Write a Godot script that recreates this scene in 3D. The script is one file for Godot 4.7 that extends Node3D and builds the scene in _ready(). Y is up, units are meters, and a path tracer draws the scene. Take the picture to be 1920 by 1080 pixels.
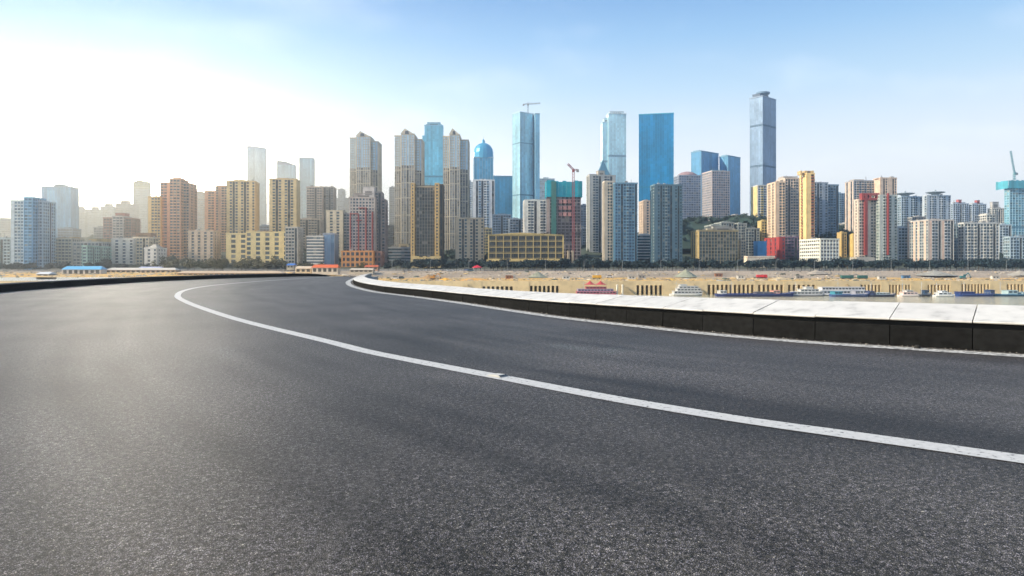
extends Node3D
# A riverside city seen across a curving elevated road. Metres, y up, the camera looks along -z.

const EYE := 1.2          # camera height above the road
const LENS := 1300.0      # focal length in photograph pixels (1920 wide)
const HORIZON := 500.0    # photograph row of the horizon
const SUN_AZ := -105.0
const SUN_EL := 29.0
const RIVER := -19.0

var wall_mat: StandardMaterial3D
var pane_mat: StandardMaterial3D
var glass_mat: StandardMaterial3D
var leaf_mat: StandardMaterial3D
var bark_mat: StandardMaterial3D
var metal_mat: StandardMaterial3D
var paint_mat: StandardMaterial3D
var rng := RandomNumberGenerator.new()
var taken := {}
var glass_noise := FastNoiseLite.new()


# ------------------------------------------------------------------ mesh helper
class Shape:
	var v := PackedVector3Array()
	var n := PackedVector3Array()
	var c := PackedColorArray()
	var i := PackedInt32Array()

	func quad(a: Vector3, b: Vector3, cc: Vector3, d: Vector3, col: Color) -> void:
		var nn := (b - a).cross(d - a)
		if nn.length_squared() < 1e-14:
			nn = (cc - b).cross(a - b)
		nn = nn.normalized()
		var k := v.size()
		v.append_array([a, b, cc, d])
		n.append_array([nn, nn, nn, nn])
		c.append_array([col, col, col, col])
		i.append_array([k, k + 2, k + 1, k, k + 3, k + 2])

	func quad_n(p: Array, nn: Array, cols: Array) -> void:
		var k := v.size()
		for q in 4:
			v.append(p[q])
			n.append(nn[q])
			c.append(cols[q])
		i.append_array([k, k + 2, k + 1, k, k + 3, k + 2])

	func tri(a: Vector3, b: Vector3, cc: Vector3, col: Color) -> void:
		var nn := (b - a).cross(cc - a).normalized()
		var k := v.size()
		v.append_array([a, b, cc])
		n.append_array([nn, nn, nn])
		c.append_array([col, col, col])
		i.append_array([k, k + 2, k + 1])

	# ex x ey must point along ez
	func box(o: Vector3, ex: Vector3, ey: Vector3, ez: Vector3, col: Color, back := true) -> void:
		quad(o + ez, o + ez + ex, o + ez + ex + ey, o + ez + ey, col)
		if back:
			quad(o + ex, o, o + ey, o + ex + ey, col)
		quad(o + ex + ez, o + ex, o + ex + ey, o + ex + ey + ez, col)
		quad(o, o + ez, o + ez + ey, o + ey, col)
		quad(o + ey + ez, o + ey + ez + ex, o + ey + ex, o + ey, col)
		quad(o, o + ex, o + ex + ez, o + ez, col)

	func abox(lo: Vector3, hi: Vector3, col: Color) -> void:
		var s := hi - lo
		box(lo, Vector3(s.x, 0, 0), Vector3(0, s.y, 0), Vector3(0, 0, s.z), col)

	func bar(a: Vector3, b: Vector3, r: float, col: Color) -> void:
		var d := b - a
		var ex := d.cross(Vector3.UP if absf(d.normalized().y) < 0.9 else Vector3.RIGHT).normalized() * 2.0 * r
		var ez := ex.cross(d).normalized() * 2.0 * r
		box(a - ex / 2.0 - ez / 2.0, ex, d, ez, col)

	# a lathe round the vertical axis at o: profile of (radius, height)
	func lathe(o: Vector3, prof: Array, sides: int, col: Color, squash := 1.0) -> void:
		for k in sides:
			var a0 := TAU * k / sides
			var a1 := TAU * (k + 1) / sides
			for q in prof.size() - 1:
				var p: Vector2 = prof[q]
				var r: Vector2 = prof[q + 1]
				var d0 := Vector3(sin(a0), 0, cos(a0) * squash)
				var d1 := Vector3(sin(a1), 0, cos(a1) * squash)
				var A := o + d0 * p.x + Vector3.UP * p.y
				var B := o + d1 * p.x + Vector3.UP * p.y
				var C := o + d1 * r.x + Vector3.UP * r.y
				var D := o + d0 * r.x + Vector3.UP * r.y
				if r.x < 1e-4:
					tri(A, B, D, col)
				elif p.x < 1e-4:
					tri(A, C, D, col)
				else:
					quad(A, B, C, D, col)

	func mesh(origin := Vector3.ZERO) -> ArrayMesh:
		var vv := v
		if origin != Vector3.ZERO:
			vv = PackedVector3Array()
			vv.resize(v.size())
			for k in v.size():
				vv[k] = v[k] - origin
		var arr := []
		arr.resize(Mesh.ARRAY_MAX)
		arr[Mesh.ARRAY_VERTEX] = vv
		arr[Mesh.ARRAY_NORMAL] = n
		arr[Mesh.ARRAY_COLOR] = c
		arr[Mesh.ARRAY_INDEX] = i
		var m := ArrayMesh.new()
		m.add_surface_from_arrays(Mesh.PRIMITIVE_TRIANGLES, arr)
		return m


func numbered(called: String) -> String:
	if not taken.has(called):
		taken[called] = 0
		return called
	taken[called] += 1
	return "%s_%03d" % [called, taken[called]]


func tag(o: Node, label: String, category: String, group := "", kind := "") -> void:
	if label:
		o.set_meta("label", label)
	if category:
		o.set_meta("category", category)
	if group:
		o.set_meta("group", group)
	if kind:
		o.set_meta("kind", kind)


func thing(called: String, label: String, category: String, where: Vector3, group := "") -> Node3D:
	var o := Node3D.new()
	o.name = numbered(called)
	add_child(o)
	o.position = where
	tag(o, label, category, group)
	return o


# one named mesh under a thing (given in world axes, stored relative to the thing's base)
func part(called: String, s: Shape, m: Material, parent: Node3D, kind := "") -> MeshInstance3D:
	var o := MeshInstance3D.new()
	o.name = called
	var base := Vector3.ZERO
	var p: Node = parent
	while p is Node3D and p != self:
		base += (p as Node3D).position
		p = p.get_parent()
	o.mesh = s.mesh(base)
	o.material_override = m
	parent.add_child(o, true)
	if kind:
		o.set_meta("kind", kind)
	return o


func setting(called: String, s: Shape, m: Material) -> MeshInstance3D:
	var o := MeshInstance3D.new()
	o.name = numbered(called)
	o.mesh = s.mesh()
	o.material_override = m
	add_child(o)
	o.set_meta("kind", "structure")
	return o


func lin(r: int, g: int, b: int, k := 1.0) -> Color:
	var c := Color8(r, g, b).srgb_to_linear()
	return Color(c.r * k, c.g * k, c.b * k)


func at(px: float, py: float, d: float) -> Vector3:
	return Vector3((px - 960.0) / LENS * d, EYE - (py - HORIZON) / LENS * d, -d)


func px_x(px: float, d: float) -> float:
	return (px - 960.0) / LENS * d


func px_y(py: float, d: float) -> float:
	return EYE - (py - HORIZON) / LENS * d


func catmull(p: Array, t: float) -> Vector3:
	var k := clampi(int(t), 0, p.size() - 2)
	var f := t - k
	var a: Vector3 = p[maxi(k - 1, 0)]
	var b: Vector3 = p[k]
	var c: Vector3 = p[k + 1]
	var d: Vector3 = p[mini(k + 2, p.size() - 1)]
	return 0.5 * ((2.0 * b) + (c - a) * f + (2.0 * a - 5.0 * b + 4.0 * c - d) * f * f + (3.0 * b - a - 3.0 * c + d) * f * f * f)


# a smooth path through (x, distance) pairs, with a point every step metres
func path(p2: Array, step: float) -> PackedVector3Array:
	var p := []
	for q in p2:
		p.append(Vector3(q[0], 0, -q[1]))
	var dense := PackedVector3Array()
	for k in (p.size() - 1) * 40 + 1:
		dense.append(catmull(p, minf(k / 40.0, p.size() - 1.0)))
	var out := PackedVector3Array([dense[0]])
	var left := step
	for k in range(1, dense.size()):
		var a := dense[k - 1]
		var len := a.distance_to(dense[k])
		while len > 1e-9 and left <= len:
			a = a.move_toward(dense[k], left)
			len -= left
			left = step
			out.append(a)
		left -= len
	for k in out.size():
		out[k].y = road_y(-out[k].z)
	return out


func road_y(d: float) -> float:
	var x := maxf(0.0, d - 84.0)
	return -x * x / 190.0


# ground height of the far bank
func bank(x: float, d: float) -> float:
	var k := smoothstep(-90.0, -190.0, x)
	var xs := [500.0, 560.0, 590.0, 628.0, 642.0, 700.0, 800.0, 1000.0, 1300.0, 2300.0]
	var ys := [lerpf(-9.6, -6.5, k), lerpf(-8.3, -3.4, k), -2.4, -2.4, 1.0, 6.0, 18.0, 42.0, 55.0, 66.0]
	if d <= xs[0]:
		return ys[0]
	for q in xs.size() - 1:
		if d <= xs[q + 1]:
			return lerpf(ys[q], ys[q + 1], (d - xs[q]) / (xs[q + 1] - xs[q]))
	return ys[-1]


# ------------------------------------------------------------------ materials
func noise_tex(size: int, freq: float, kind: int, octaves: int, stops: Array, seed_: int, normal := false, bump := 4.0) -> NoiseTexture2D:
	var fn := FastNoiseLite.new()
	fn.seed = seed_
	fn.noise_type = kind
	fn.frequency = freq
	fn.fractal_octaves = octaves
	var t := NoiseTexture2D.new()
	t.width = size
	t.height = size
	t.seamless = true
	t.noise = fn
	t.generate_mipmaps = false
	if normal:
		t.as_normal_map = true
		t.bump_strength = bump
	elif stops:
		var g := Gradient.new()
		var offs := PackedFloat32Array()
		var cols := PackedColorArray()
		for s in stops:
			offs.append(s[0])
			cols.append(Color(s[1], s[1], s[1]) if s[1] is float else s[1])
		g.offsets = offs
		g.colors = cols
		t.color_ramp = g
	return t


func mat(rough: float, metal := 0.0, tex: Texture2D = null, scale := 1.0, vertex := true) -> StandardMaterial3D:
	var m := StandardMaterial3D.new()
	m.roughness = rough
	m.metallic = metal
	m.vertex_color_use_as_albedo = vertex
	if tex:
		m.albedo_texture = tex
		m.uv1_triplanar = true
		m.uv1_world_triplanar = true
		m.uv1_scale = Vector3.ONE * scale
	return m


# ------------------------------------------------------------------ sky
func sky_panorama() -> ImageTexture:
	var w := 1024
	var h := 512
	var im := Image.create(w, h, false, Image.FORMAT_RGBF)
	var wisps := FastNoiseLite.new()
	wisps.seed = 11
	wisps.frequency = 1.0
	wisps.fractal_octaves = 5
	var sun := sun_dir()
	var keys := [[0.0, Color(0.85, 0.88, 0.89)], [7.0, Color(0.79, 0.82, 0.84)], [10.5, Color(0.60, 0.69, 0.78)], [14.0, Color(0.40, 0.56, 0.71)], [18.0, Color(0.24, 0.42, 0.64)], [22.0, Color(0.135, 0.285, 0.535)], [32.0, Color(0.14, 0.28, 0.49)], [90.0, Color(0.16, 0.27, 0.45)]]
	for y in h:
		var el := 90.0 - (y + 0.5) / h * 180.0
		var base: Color = keys[0][1]
		for k in keys.size() - 1:
			if el > keys[k][0]:
				base = keys[k][1].lerp(keys[k + 1][1], clampf((el - keys[k][0]) / (keys[k + 1][0] - keys[k][0]), 0, 1))
		for x in w:
			var az := (x + 0.5) / w * TAU
			var ce := cos(deg_to_rad(el))
			var dir := Vector3(sin(az) * ce, sin(deg_to_rad(el)), -cos(az) * ce)
			var ang := rad_to_deg(acos(clampf(dir.dot(sun), -1, 1)))
			var c := base
			# milky glow added low over the left bank, and the ordinary brightening towards the sun
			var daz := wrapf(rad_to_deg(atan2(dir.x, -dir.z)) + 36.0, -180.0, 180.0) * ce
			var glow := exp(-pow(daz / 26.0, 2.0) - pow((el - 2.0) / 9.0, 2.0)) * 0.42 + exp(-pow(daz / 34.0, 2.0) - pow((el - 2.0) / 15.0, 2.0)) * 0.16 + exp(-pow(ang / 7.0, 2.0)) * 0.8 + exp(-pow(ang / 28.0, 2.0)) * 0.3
			# its hot warm core over the roofs, added as a second soft sun
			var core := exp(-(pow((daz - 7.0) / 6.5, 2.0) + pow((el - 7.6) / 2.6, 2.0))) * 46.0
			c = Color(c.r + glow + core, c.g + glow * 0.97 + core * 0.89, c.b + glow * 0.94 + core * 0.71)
			# thin high cloud on a flat layer far above
			if el > 1.0:
				var up := 1.0 / (dir.y + 0.08)
				var q := Vector2(dir.x * up, dir.z * up)
				var d := wisps.get_noise_2d(q.x * 0.75 + q.y * 0.5, q.y * 1.1 - q.x * 0.25)
				var e := wisps.get_noise_2d(q.x * 2.6 + 9.0, q.y * 1.7 + q.x * 1.4)
				var veil := smoothstep(0.0, 0.7, d + e * 0.3) * 0.16
				c = c.lerp(Color(0.93, 0.95, 1.0) * (1.0 + glow * 0.5), veil)
			im.set_pixel(x, y, Color(c.r, c.g, c.b))
	return ImageTexture.create_from_image(im)


func sun_dir() -> Vector3:
	var a := deg_to_rad(SUN_AZ)
	var e := deg_to_rad(SUN_EL)
	return Vector3(sin(a) * cos(e), sin(e), -cos(a) * cos(e))


func light_and_camera() -> void:
	var cam := Camera3D.new()
	cam.name = "camera"
	cam.projection = Camera3D.PROJECTION_FRUSTUM
	cam.near = 0.1
	cam.far = 6000.0
	cam.size = 2.0 * 540.0 / LENS * cam.near
	cam.frustum_offset = Vector2(0, -(540.0 - HORIZON) / LENS * cam.near)
	cam.position = Vector3(0, EYE, 0)
	add_child(cam)
	cam.current = true

	var env := Environment.new()
	env.background_mode = Environment.BG_SKY
	var sky := Sky.new()
	var sm := PanoramaSkyMaterial.new()
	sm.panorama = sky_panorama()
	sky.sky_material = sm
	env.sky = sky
	env.tonemap_mode = Environment.TONE_MAPPER_LINEAR
	env.tonemap_exposure = 1.55
	env.sdfgi_enabled = true
	env.ssao_enabled = true
	env.ssil_enabled = true
	# the air over the river: pale haze that scatters the added sky glow forwards
	env.volumetric_fog_enabled = true
	env.volumetric_fog_density = 0.00028
	env.volumetric_fog_albedo = Color(0.93, 0.97, 1.0)
	env.volumetric_fog_anisotropy = 0.76
	env.volumetric_fog_length = 3000.0
	var we := WorldEnvironment.new()
	we.name = "world_environment"
	we.environment = env
	add_child(we)

	# golden mist added to stand in for haze and glare over the left city
	var fm := FogMaterial.new()
	fm.density = 0.0011
	fm.albedo = Color(1.0, 0.95, 0.82)
	var mist := FogVolume.new()
	mist.name = "glare_mist"
	mist.shape = RenderingServer.FOG_VOLUME_SHAPE_ELLIPSOID
	mist.size = Vector3(860, 330, 900)
	mist.material = fm
	mist.position = Vector3(-440, 10, -1010)
	add_child(mist)
	tag(mist, "pale golden mist added for the glare over the left part of the city", "mist", "", "stuff")

	var sun := DirectionalLight3D.new()
	sun.name = "sun"
	sun.light_energy = 1.6
	sun.light_color = Color(1.0, 0.925, 0.80)
	sun.light_angular_distance = 0.5
	sun.shadow_enabled = true
	sun.directional_shadow_max_distance = 2500.0
	sun.look_at_from_position(Vector3.ZERO, -sun_dir(), Vector3.UP)
	add_child(sun)


# ------------------------------------------------------------------ road
const LEFT := [[9.0, -14.0], [2.0, -8.0], [-4.0, -2.5], [-9.5, 5.0], [-14.8, 14.0], [-19.5, 23.0], [-24.0, 32.5], [-27.3, 45.5], [-29.0, 56.0], [-29.0, 67.0], [-27.2, 79.0], [-25.0, 87.0], [-24.6, 94.0], [-27.4, 106.0], [-31.5, 122.0], [-35.0, 136.0]]
const LANE := [[15.0, -6.0], [9.0, -0.4], [3.18, 4.31], [1.42, 5.78], [-0.115, 7.5], [-1.93, 9.65], [-2.95, 11.1], [-5.63, 14.86], [-7.9, 18.35], [-10.97, 23.4], [-13.7, 28.4], [-16.4, 34.7], [-18.4, 41.4], [-19.6, 48.5], [-20.4, 58.0], [-20.6, 70.0], [-20.6, 84.0], [-22.2, 95.0], [-27.0, 116.0]]
const EDGE := [[21.0, -2.0], [14.5, 3.3], [9.6, 7.1], [6.86, 9.3], [5.88, 10.06], [4.68, 11.0], [3.55, 12.3], [2.5, 14.0], [0.86, 16.9], [-1.77, 23.0], [-3.9, 27.6], [-6.2, 32.2], [-7.6, 35.8], [-9.2, 40.5], [-10.9, 46.4], [-12.9, 54.7], [-14.9, 64.9], [-16.6, 74.0], [-18.2, 84.0], [-20.4, 94.0], [-23.8, 108.0], [-28.0, 124.0]]


func offset_path(p: PackedVector3Array, off: float) -> PackedVector3Array:
	var out := PackedVector3Array()
	for k in p.size():
		out.append(p[k] + outward(p, k) * off)
	return out


# horizontal normal to the right of the direction of travel (away from the viewer)
func outward(p: PackedVector3Array, k: int) -> Vector3:
	var d := p[mini(k + 1, p.size() - 1)] - p[maxi(k - 1, 0)]
	d.y = 0
	d = d.normalized()
	return Vector3(-d.z, 0, d.x)


func sample(p: PackedVector3Array, t: float) -> Vector3:
	var f := clampf(t, 0, 1) * (p.size() - 1)
	var k := mini(int(f), p.size() - 2)
	return p[k].lerp(p[k + 1], f - k)


func asphalt_material() -> StandardMaterial3D:
	# aggregate: pale and dark stones of 4-12 mm in a dark binder
	var size := 1024
	var im := Image.create(size, size, false, Image.FORMAT_RGB8)
	var hm := Image.create(size, size, false, Image.FORMAT_L8)
	var cells := FastNoiseLite.new()
	cells.seed = 5
	cells.noise_type = FastNoiseLite.TYPE_CELLULAR
	cells.cellular_return_type = FastNoiseLite.RETURN_CELL_VALUE
	cells.fractal_type = FastNoiseLite.FRACTAL_NONE
	cells.frequency = 0.2
	var edge := FastNoiseLite.new()
	edge.seed = 5
	edge.noise_type = FastNoiseLite.TYPE_CELLULAR
	edge.cellular_return_type = FastNoiseLite.RETURN_DISTANCE2_SUB
	edge.fractal_type = FastNoiseLite.FRACTAL_NONE
	edge.frequency = 0.2
	var soft := FastNoiseLite.new()
	soft.seed = 6
	soft.frequency = 0.03
	soft.fractal_octaves = 4
	var ci := cells.get_seamless_image(size, size)
	var ei := edge.get_seamless_image(size, size)
	var si := soft.get_seamless_image(size, size)
	for y in size:
		for x in size:
			var cv := ci.get_pixel(x, y).r
			var ev := ei.get_pixel(x, y).r
			var sv := si.get_pixel(x, y).r
			var stone := 0.36 + 0.42 * cv + (0.14 if cv > 0.95 else 0.0) + (sv - 0.5) * 0.30
			var gap := smoothstep(0.0, 0.35, ev)
			var a := clampf(lerpf(0.12, stone, gap), 0.05, 1.0)
			im.set_pixel(x, y, Color(a * 0.97, a, a * (1.0 + 0.16 * cv)))
			var hgt := clampf(gap * (0.45 + 0.45 * cv) * (0.6 + 0.8 * sv), 0, 1)
			hm.set_pixel(x, y, Color(hgt, hgt, hgt))
	var m := mat(0.46, 0.0, ImageTexture.create_from_image(im), 1.0 / 1.75)
	m.metallic_specular = 0.2
	m.heightmap_enabled = true
	m.heightmap_texture = ImageTexture.create_from_image(hm)
	m.heightmap_scale = 0.2
	# broad uneven tone over several metres, so that the grain does not repeat
	m.detail_enabled = true
	m.detail_blend_mode = BaseMaterial3D.BLEND_MODE_MUL
	m.detail_albedo = noise_tex(1024, 0.2, FastNoiseLite.TYPE_SIMPLEX_SMOOTH, 4, [[0.0, 0.68], [0.3, 0.76], [0.7, 0.95], [1.0, 1.0]], 9)
	m.detail_uv_layer = BaseMaterial3D.DETAIL_UV_2
	m.uv2_triplanar = true
	m.uv2_world_triplanar = true
	m.uv2_scale = Vector3.ONE / 11.3
	return m


func build_road() -> void:
	var left := path(LEFT, 0.5)
	var edge := path(EDGE, 0.5)
	var right := offset_path(edge, 0.5)
	var wear := FastNoiseLite.new()
	wear.seed = 21
	wear.frequency = 1.0
	wear.fractal_octaves = 3
	var s := Shape.new()
	var rows := 520
	var cols := 56
	var base := []
	for a in rows + 1:
		var t := float(a) / rows
		var l := sample(left, t) - Vector3(0, 0, 0)
		var r := sample(right, t)
		var row := []
		for b in cols + 1:
			var f := float(b) / cols
			var p := l.lerp(r, f)
			p.y = road_y(-p.z)
			# tyre-polished strips, oil-darkened lane centres, patches
			var k := 1.0 + 0.42 * wear.get_noise_2d(t * 7.0, f * 26.0) + 0.34 * wear.get_noise_2d(t * 30.0 + 50.0, f * 60.0) + 0.34 * wear.get_noise_2d(p.x * 0.22, p.z * 0.22)
			var fl := f * 15.0
			k -= 0.34 * exp(-pow((fl - 9.2) / 0.5, 2.0)) * (0.7 + wear.get_noise_2d(t * 14.0, 3.0))
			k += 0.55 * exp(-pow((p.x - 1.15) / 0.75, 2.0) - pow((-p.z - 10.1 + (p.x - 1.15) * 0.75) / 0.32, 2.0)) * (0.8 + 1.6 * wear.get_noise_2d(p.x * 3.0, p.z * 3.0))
			k = clampf(k, 0.4, 1.6) * 0.70
			row.append([p, Color(k, k * 0.86, k * 0.68)])
		base.append(row)
	for a in rows:
		for b in cols:
			# winding: row = along the road, b = towards the right
			var q := [base[a][b], base[a][b + 1], base[a + 1][b + 1], base[a + 1][b]]
			s.quad_n([q[0][0], q[1][0], q[2][0], q[3][0]], [Vector3.UP, Vector3.UP, Vector3.UP, Vector3.UP], [q[0][1], q[1][1], q[2][1], q[3][1]])
	setting("road", s, asphalt_material())

	# the deck that carries the road
	var dk := Shape.new()
	var concrete := Color(0.22, 0.21, 0.2)
	var ol := offset_path(left, -1.1)
	var orr := offset_path(right, 1.45)
	for a in 160:
		var t0 := a / 160.0
		var t1 := (a + 1) / 160.0
		var p := [sample(ol, t0), sample(orr, t0), sample(orr, t1), sample(ol, t1)]
		var dn := Vector3(0, -0.03, 0)
		var lo := Vector3(0, -1.6, 0)
		dk.quad(p[0] + dn, p[1] + dn, p[2] + dn, p[3] + dn, concrete)
		dk.quad(p[3] + lo, p[2] + lo, p[1] + lo, p[0] + lo, concrete)
		dk.quad(p[1] + lo, p[2] + lo, p[2] + dn, p[1] + dn, concrete)
		dk.quad(p[3] + lo, p[0] + lo, p[0] + dn, p[3] + dn, concrete)
	setting("road_deck", dk, wall_mat)

	var paint := mat(0.6, 0.0, noise_tex(512, 0.035, FastNoiseLite.TYPE_SIMPLEX_SMOOTH, 5, [[0.0, 0.35], [0.16, 0.55], [0.24, 0.92], [1.0, 1.0]], 31), 0.9)
	var worn := mat(0.65, 0.0, noise_tex(512, 0.03, FastNoiseLite.TYPE_SIMPLEX_SMOOTH, 5, [[0.0, 0.4], [0.3, 0.6], [0.5, 0.9], [1.0, 1.0]], 33), 0.6)
	stripe("lane_line", path(LANE, 0.3), 0.235, paint, 0.54)
	stripe("edge_line", edge, 0.36, worn, 0.62)
	stripe("edge_line", offset_path(left, 0.75), 0.2, worn, 0.32)


func stripe(called: String, p: PackedVector3Array, w: float, m: Material, tone: float) -> void:
	var s := Shape.new()
	var wob := FastNoiseLite.new()
	wob.seed = 77
	wob.frequency = 1.3
	for k in p.size() - 1:
		var q := []
		for e in 2:
			var o := outward(p, k + e)
			var up := Vector3(0, 0.005 + 0.0009 * maxf(0.0, -p[k + e].z - 30.0), 0)
			var j0 := w / 2 + 0.009 * wob.get_noise_1d(p[k + e].z * 4.0)
			var j1 := w / 2 + 0.009 * wob.get_noise_1d(p[k + e].z * 4.0 + 300.0)
			q.append(p[k + e] - o * j0 + up)
			q.append(p[k + e] + o * j1 + up)
		s.quad(q[0], q[1], q[3], q[2], Color(tone, tone, tone * 0.985))
	setting(called, s, m)


# ------------------------------------------------------------------ parapets
# p: inner foot; side +1: the parapet stands to the right of the road
func parapet(called: String, label: String, p: PackedVector3Array, side: float, tall: Callable, cap_col: Color, face_col: Color, slope: float, capw: float) -> void:
	var o := thing(called, label, "parapet", p[p.size() / 3])
	var body := Shape.new()
	var cap_m := mat(0.55, 0.0, noise_tex(256, 0.02, FastNoiseLite.TYPE_SIMPLEX_SMOOTH, 4, [[0.0, 0.78], [0.3, 0.93], [0.6, 0.97], [1.0, 1.0]], 41), 0.5)
	var face_m := mat(0.7, 0.0, noise_tex(256, 0.03, FastNoiseLite.TYPE_SIMPLEX_SMOOTH, 4, [[0.0, 0.7], [0.5, 0.9], [1.0, 1.0]], 43), 0.9)
	face_m.metallic_specular = 0.06
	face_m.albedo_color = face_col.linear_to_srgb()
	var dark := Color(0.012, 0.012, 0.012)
	for k in p.size() - 1:
		var n0 := outward(p, k) * side
		var n1 := outward(p, k + 1) * side
		var t0: float = tall.call(-p[k].z)
		var t1: float = tall.call(-p[k + 1].z)
		var P := func(e: int, out: float, up: float) -> Vector3:
			return (p[k] + n0 * out + Vector3(0, up * t0, 0)) if e == 0 else (p[k + 1] + n1 * out + Vector3(0, up * t1, 0))
		var quadp := func(s: Shape, a: Vector3, b: Vector3, c: Vector3, d: Vector3, col: Color) -> void:
			if side > 0:
				s.quad(a, b, c, d, col)
			else:
				s.quad(b, a, d, c, col)
		# core behind the panels: recess painted near black as shade under the coping, back wall
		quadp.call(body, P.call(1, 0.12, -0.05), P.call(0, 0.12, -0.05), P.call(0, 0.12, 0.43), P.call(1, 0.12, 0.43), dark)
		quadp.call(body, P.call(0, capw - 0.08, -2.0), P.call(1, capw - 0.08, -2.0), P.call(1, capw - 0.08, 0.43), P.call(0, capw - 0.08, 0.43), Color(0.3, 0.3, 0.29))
		# one face panel and one coping slab per metre
		var dir := (p[k + 1] - p[k]).normalized()
		var g := dir * 0.006
		var jit := rng.randf_range(-0.004, 0.004)
		var tone := rng.randf_range(0.88, 1.08)
		var pn := Shape.new()
		var c := Color(tone, tone, tone) * 0.9
		var a0: Vector3 = P.call(0, jit, -0.05) + g
		var a1: Vector3 = P.call(1, jit, -0.05) - g
		var b0: Vector3 = P.call(0, jit + 0.012, 0.30) + g
		var b1: Vector3 = P.call(1, jit + 0.012, 0.30) - g
		var c0: Vector3 = P.call(0, jit + 0.022, 0.312) + g
		var c1: Vector3 = P.call(1, jit + 0.022, 0.312) - g
		var d0: Vector3 = P.call(0, 0.118, 0.312) + g
		var d1: Vector3 = P.call(1, 0.118, 0.312) - g
		quadp.call(pn, a1, a0, b0, b1, c)
		quadp.call(pn, b1, b0, c0, c1, c * 1.1)
		quadp.call(pn, c1, c0, d0, d1, c * 1.1)
		quadp.call(pn, a0, P.call(0, 0.118, -0.05) + g, d0, b0, c)
		quadp.call(pn, P.call(1, 0.118, -0.05) - g, a1, b1, d1, c)
		part("wall_panel", pn, face_m, o)
		var cs := Shape.new()
		var ct := cap_col * rng.randf_range(0.93, 1.0)
		g = dir * (0.005 + rng.randf() * 0.003)
		var lift := rng.randf_range(-0.006, 0.006)
		var q := []
		for e in 2:
			var sg := g if e == 0 else -g
			q.append([P.call(e, 0.0, 0.388 + lift) + sg, P.call(e, 0.0, 0.402 + lift) + sg, P.call(e, 0.016, 0.418 + lift) + sg, P.call(e, capw, 0.418 + slope + lift) + sg, P.call(e, capw, 0.36 + slope * 0.6) + sg])
		for e in 4:
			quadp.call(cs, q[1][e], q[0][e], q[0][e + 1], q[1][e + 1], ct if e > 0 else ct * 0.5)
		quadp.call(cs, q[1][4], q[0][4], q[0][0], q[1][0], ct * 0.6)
		quadp.call(cs, q[0][0], q[0][4], q[0][3], q[0][1], ct)
		quadp.call(cs, q[1][4], q[1][0], q[1][1], q[1][3], ct)
		part("coping_slab", cs, cap_m, o)
	part("parapet_core", body, wall_mat, o)


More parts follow.
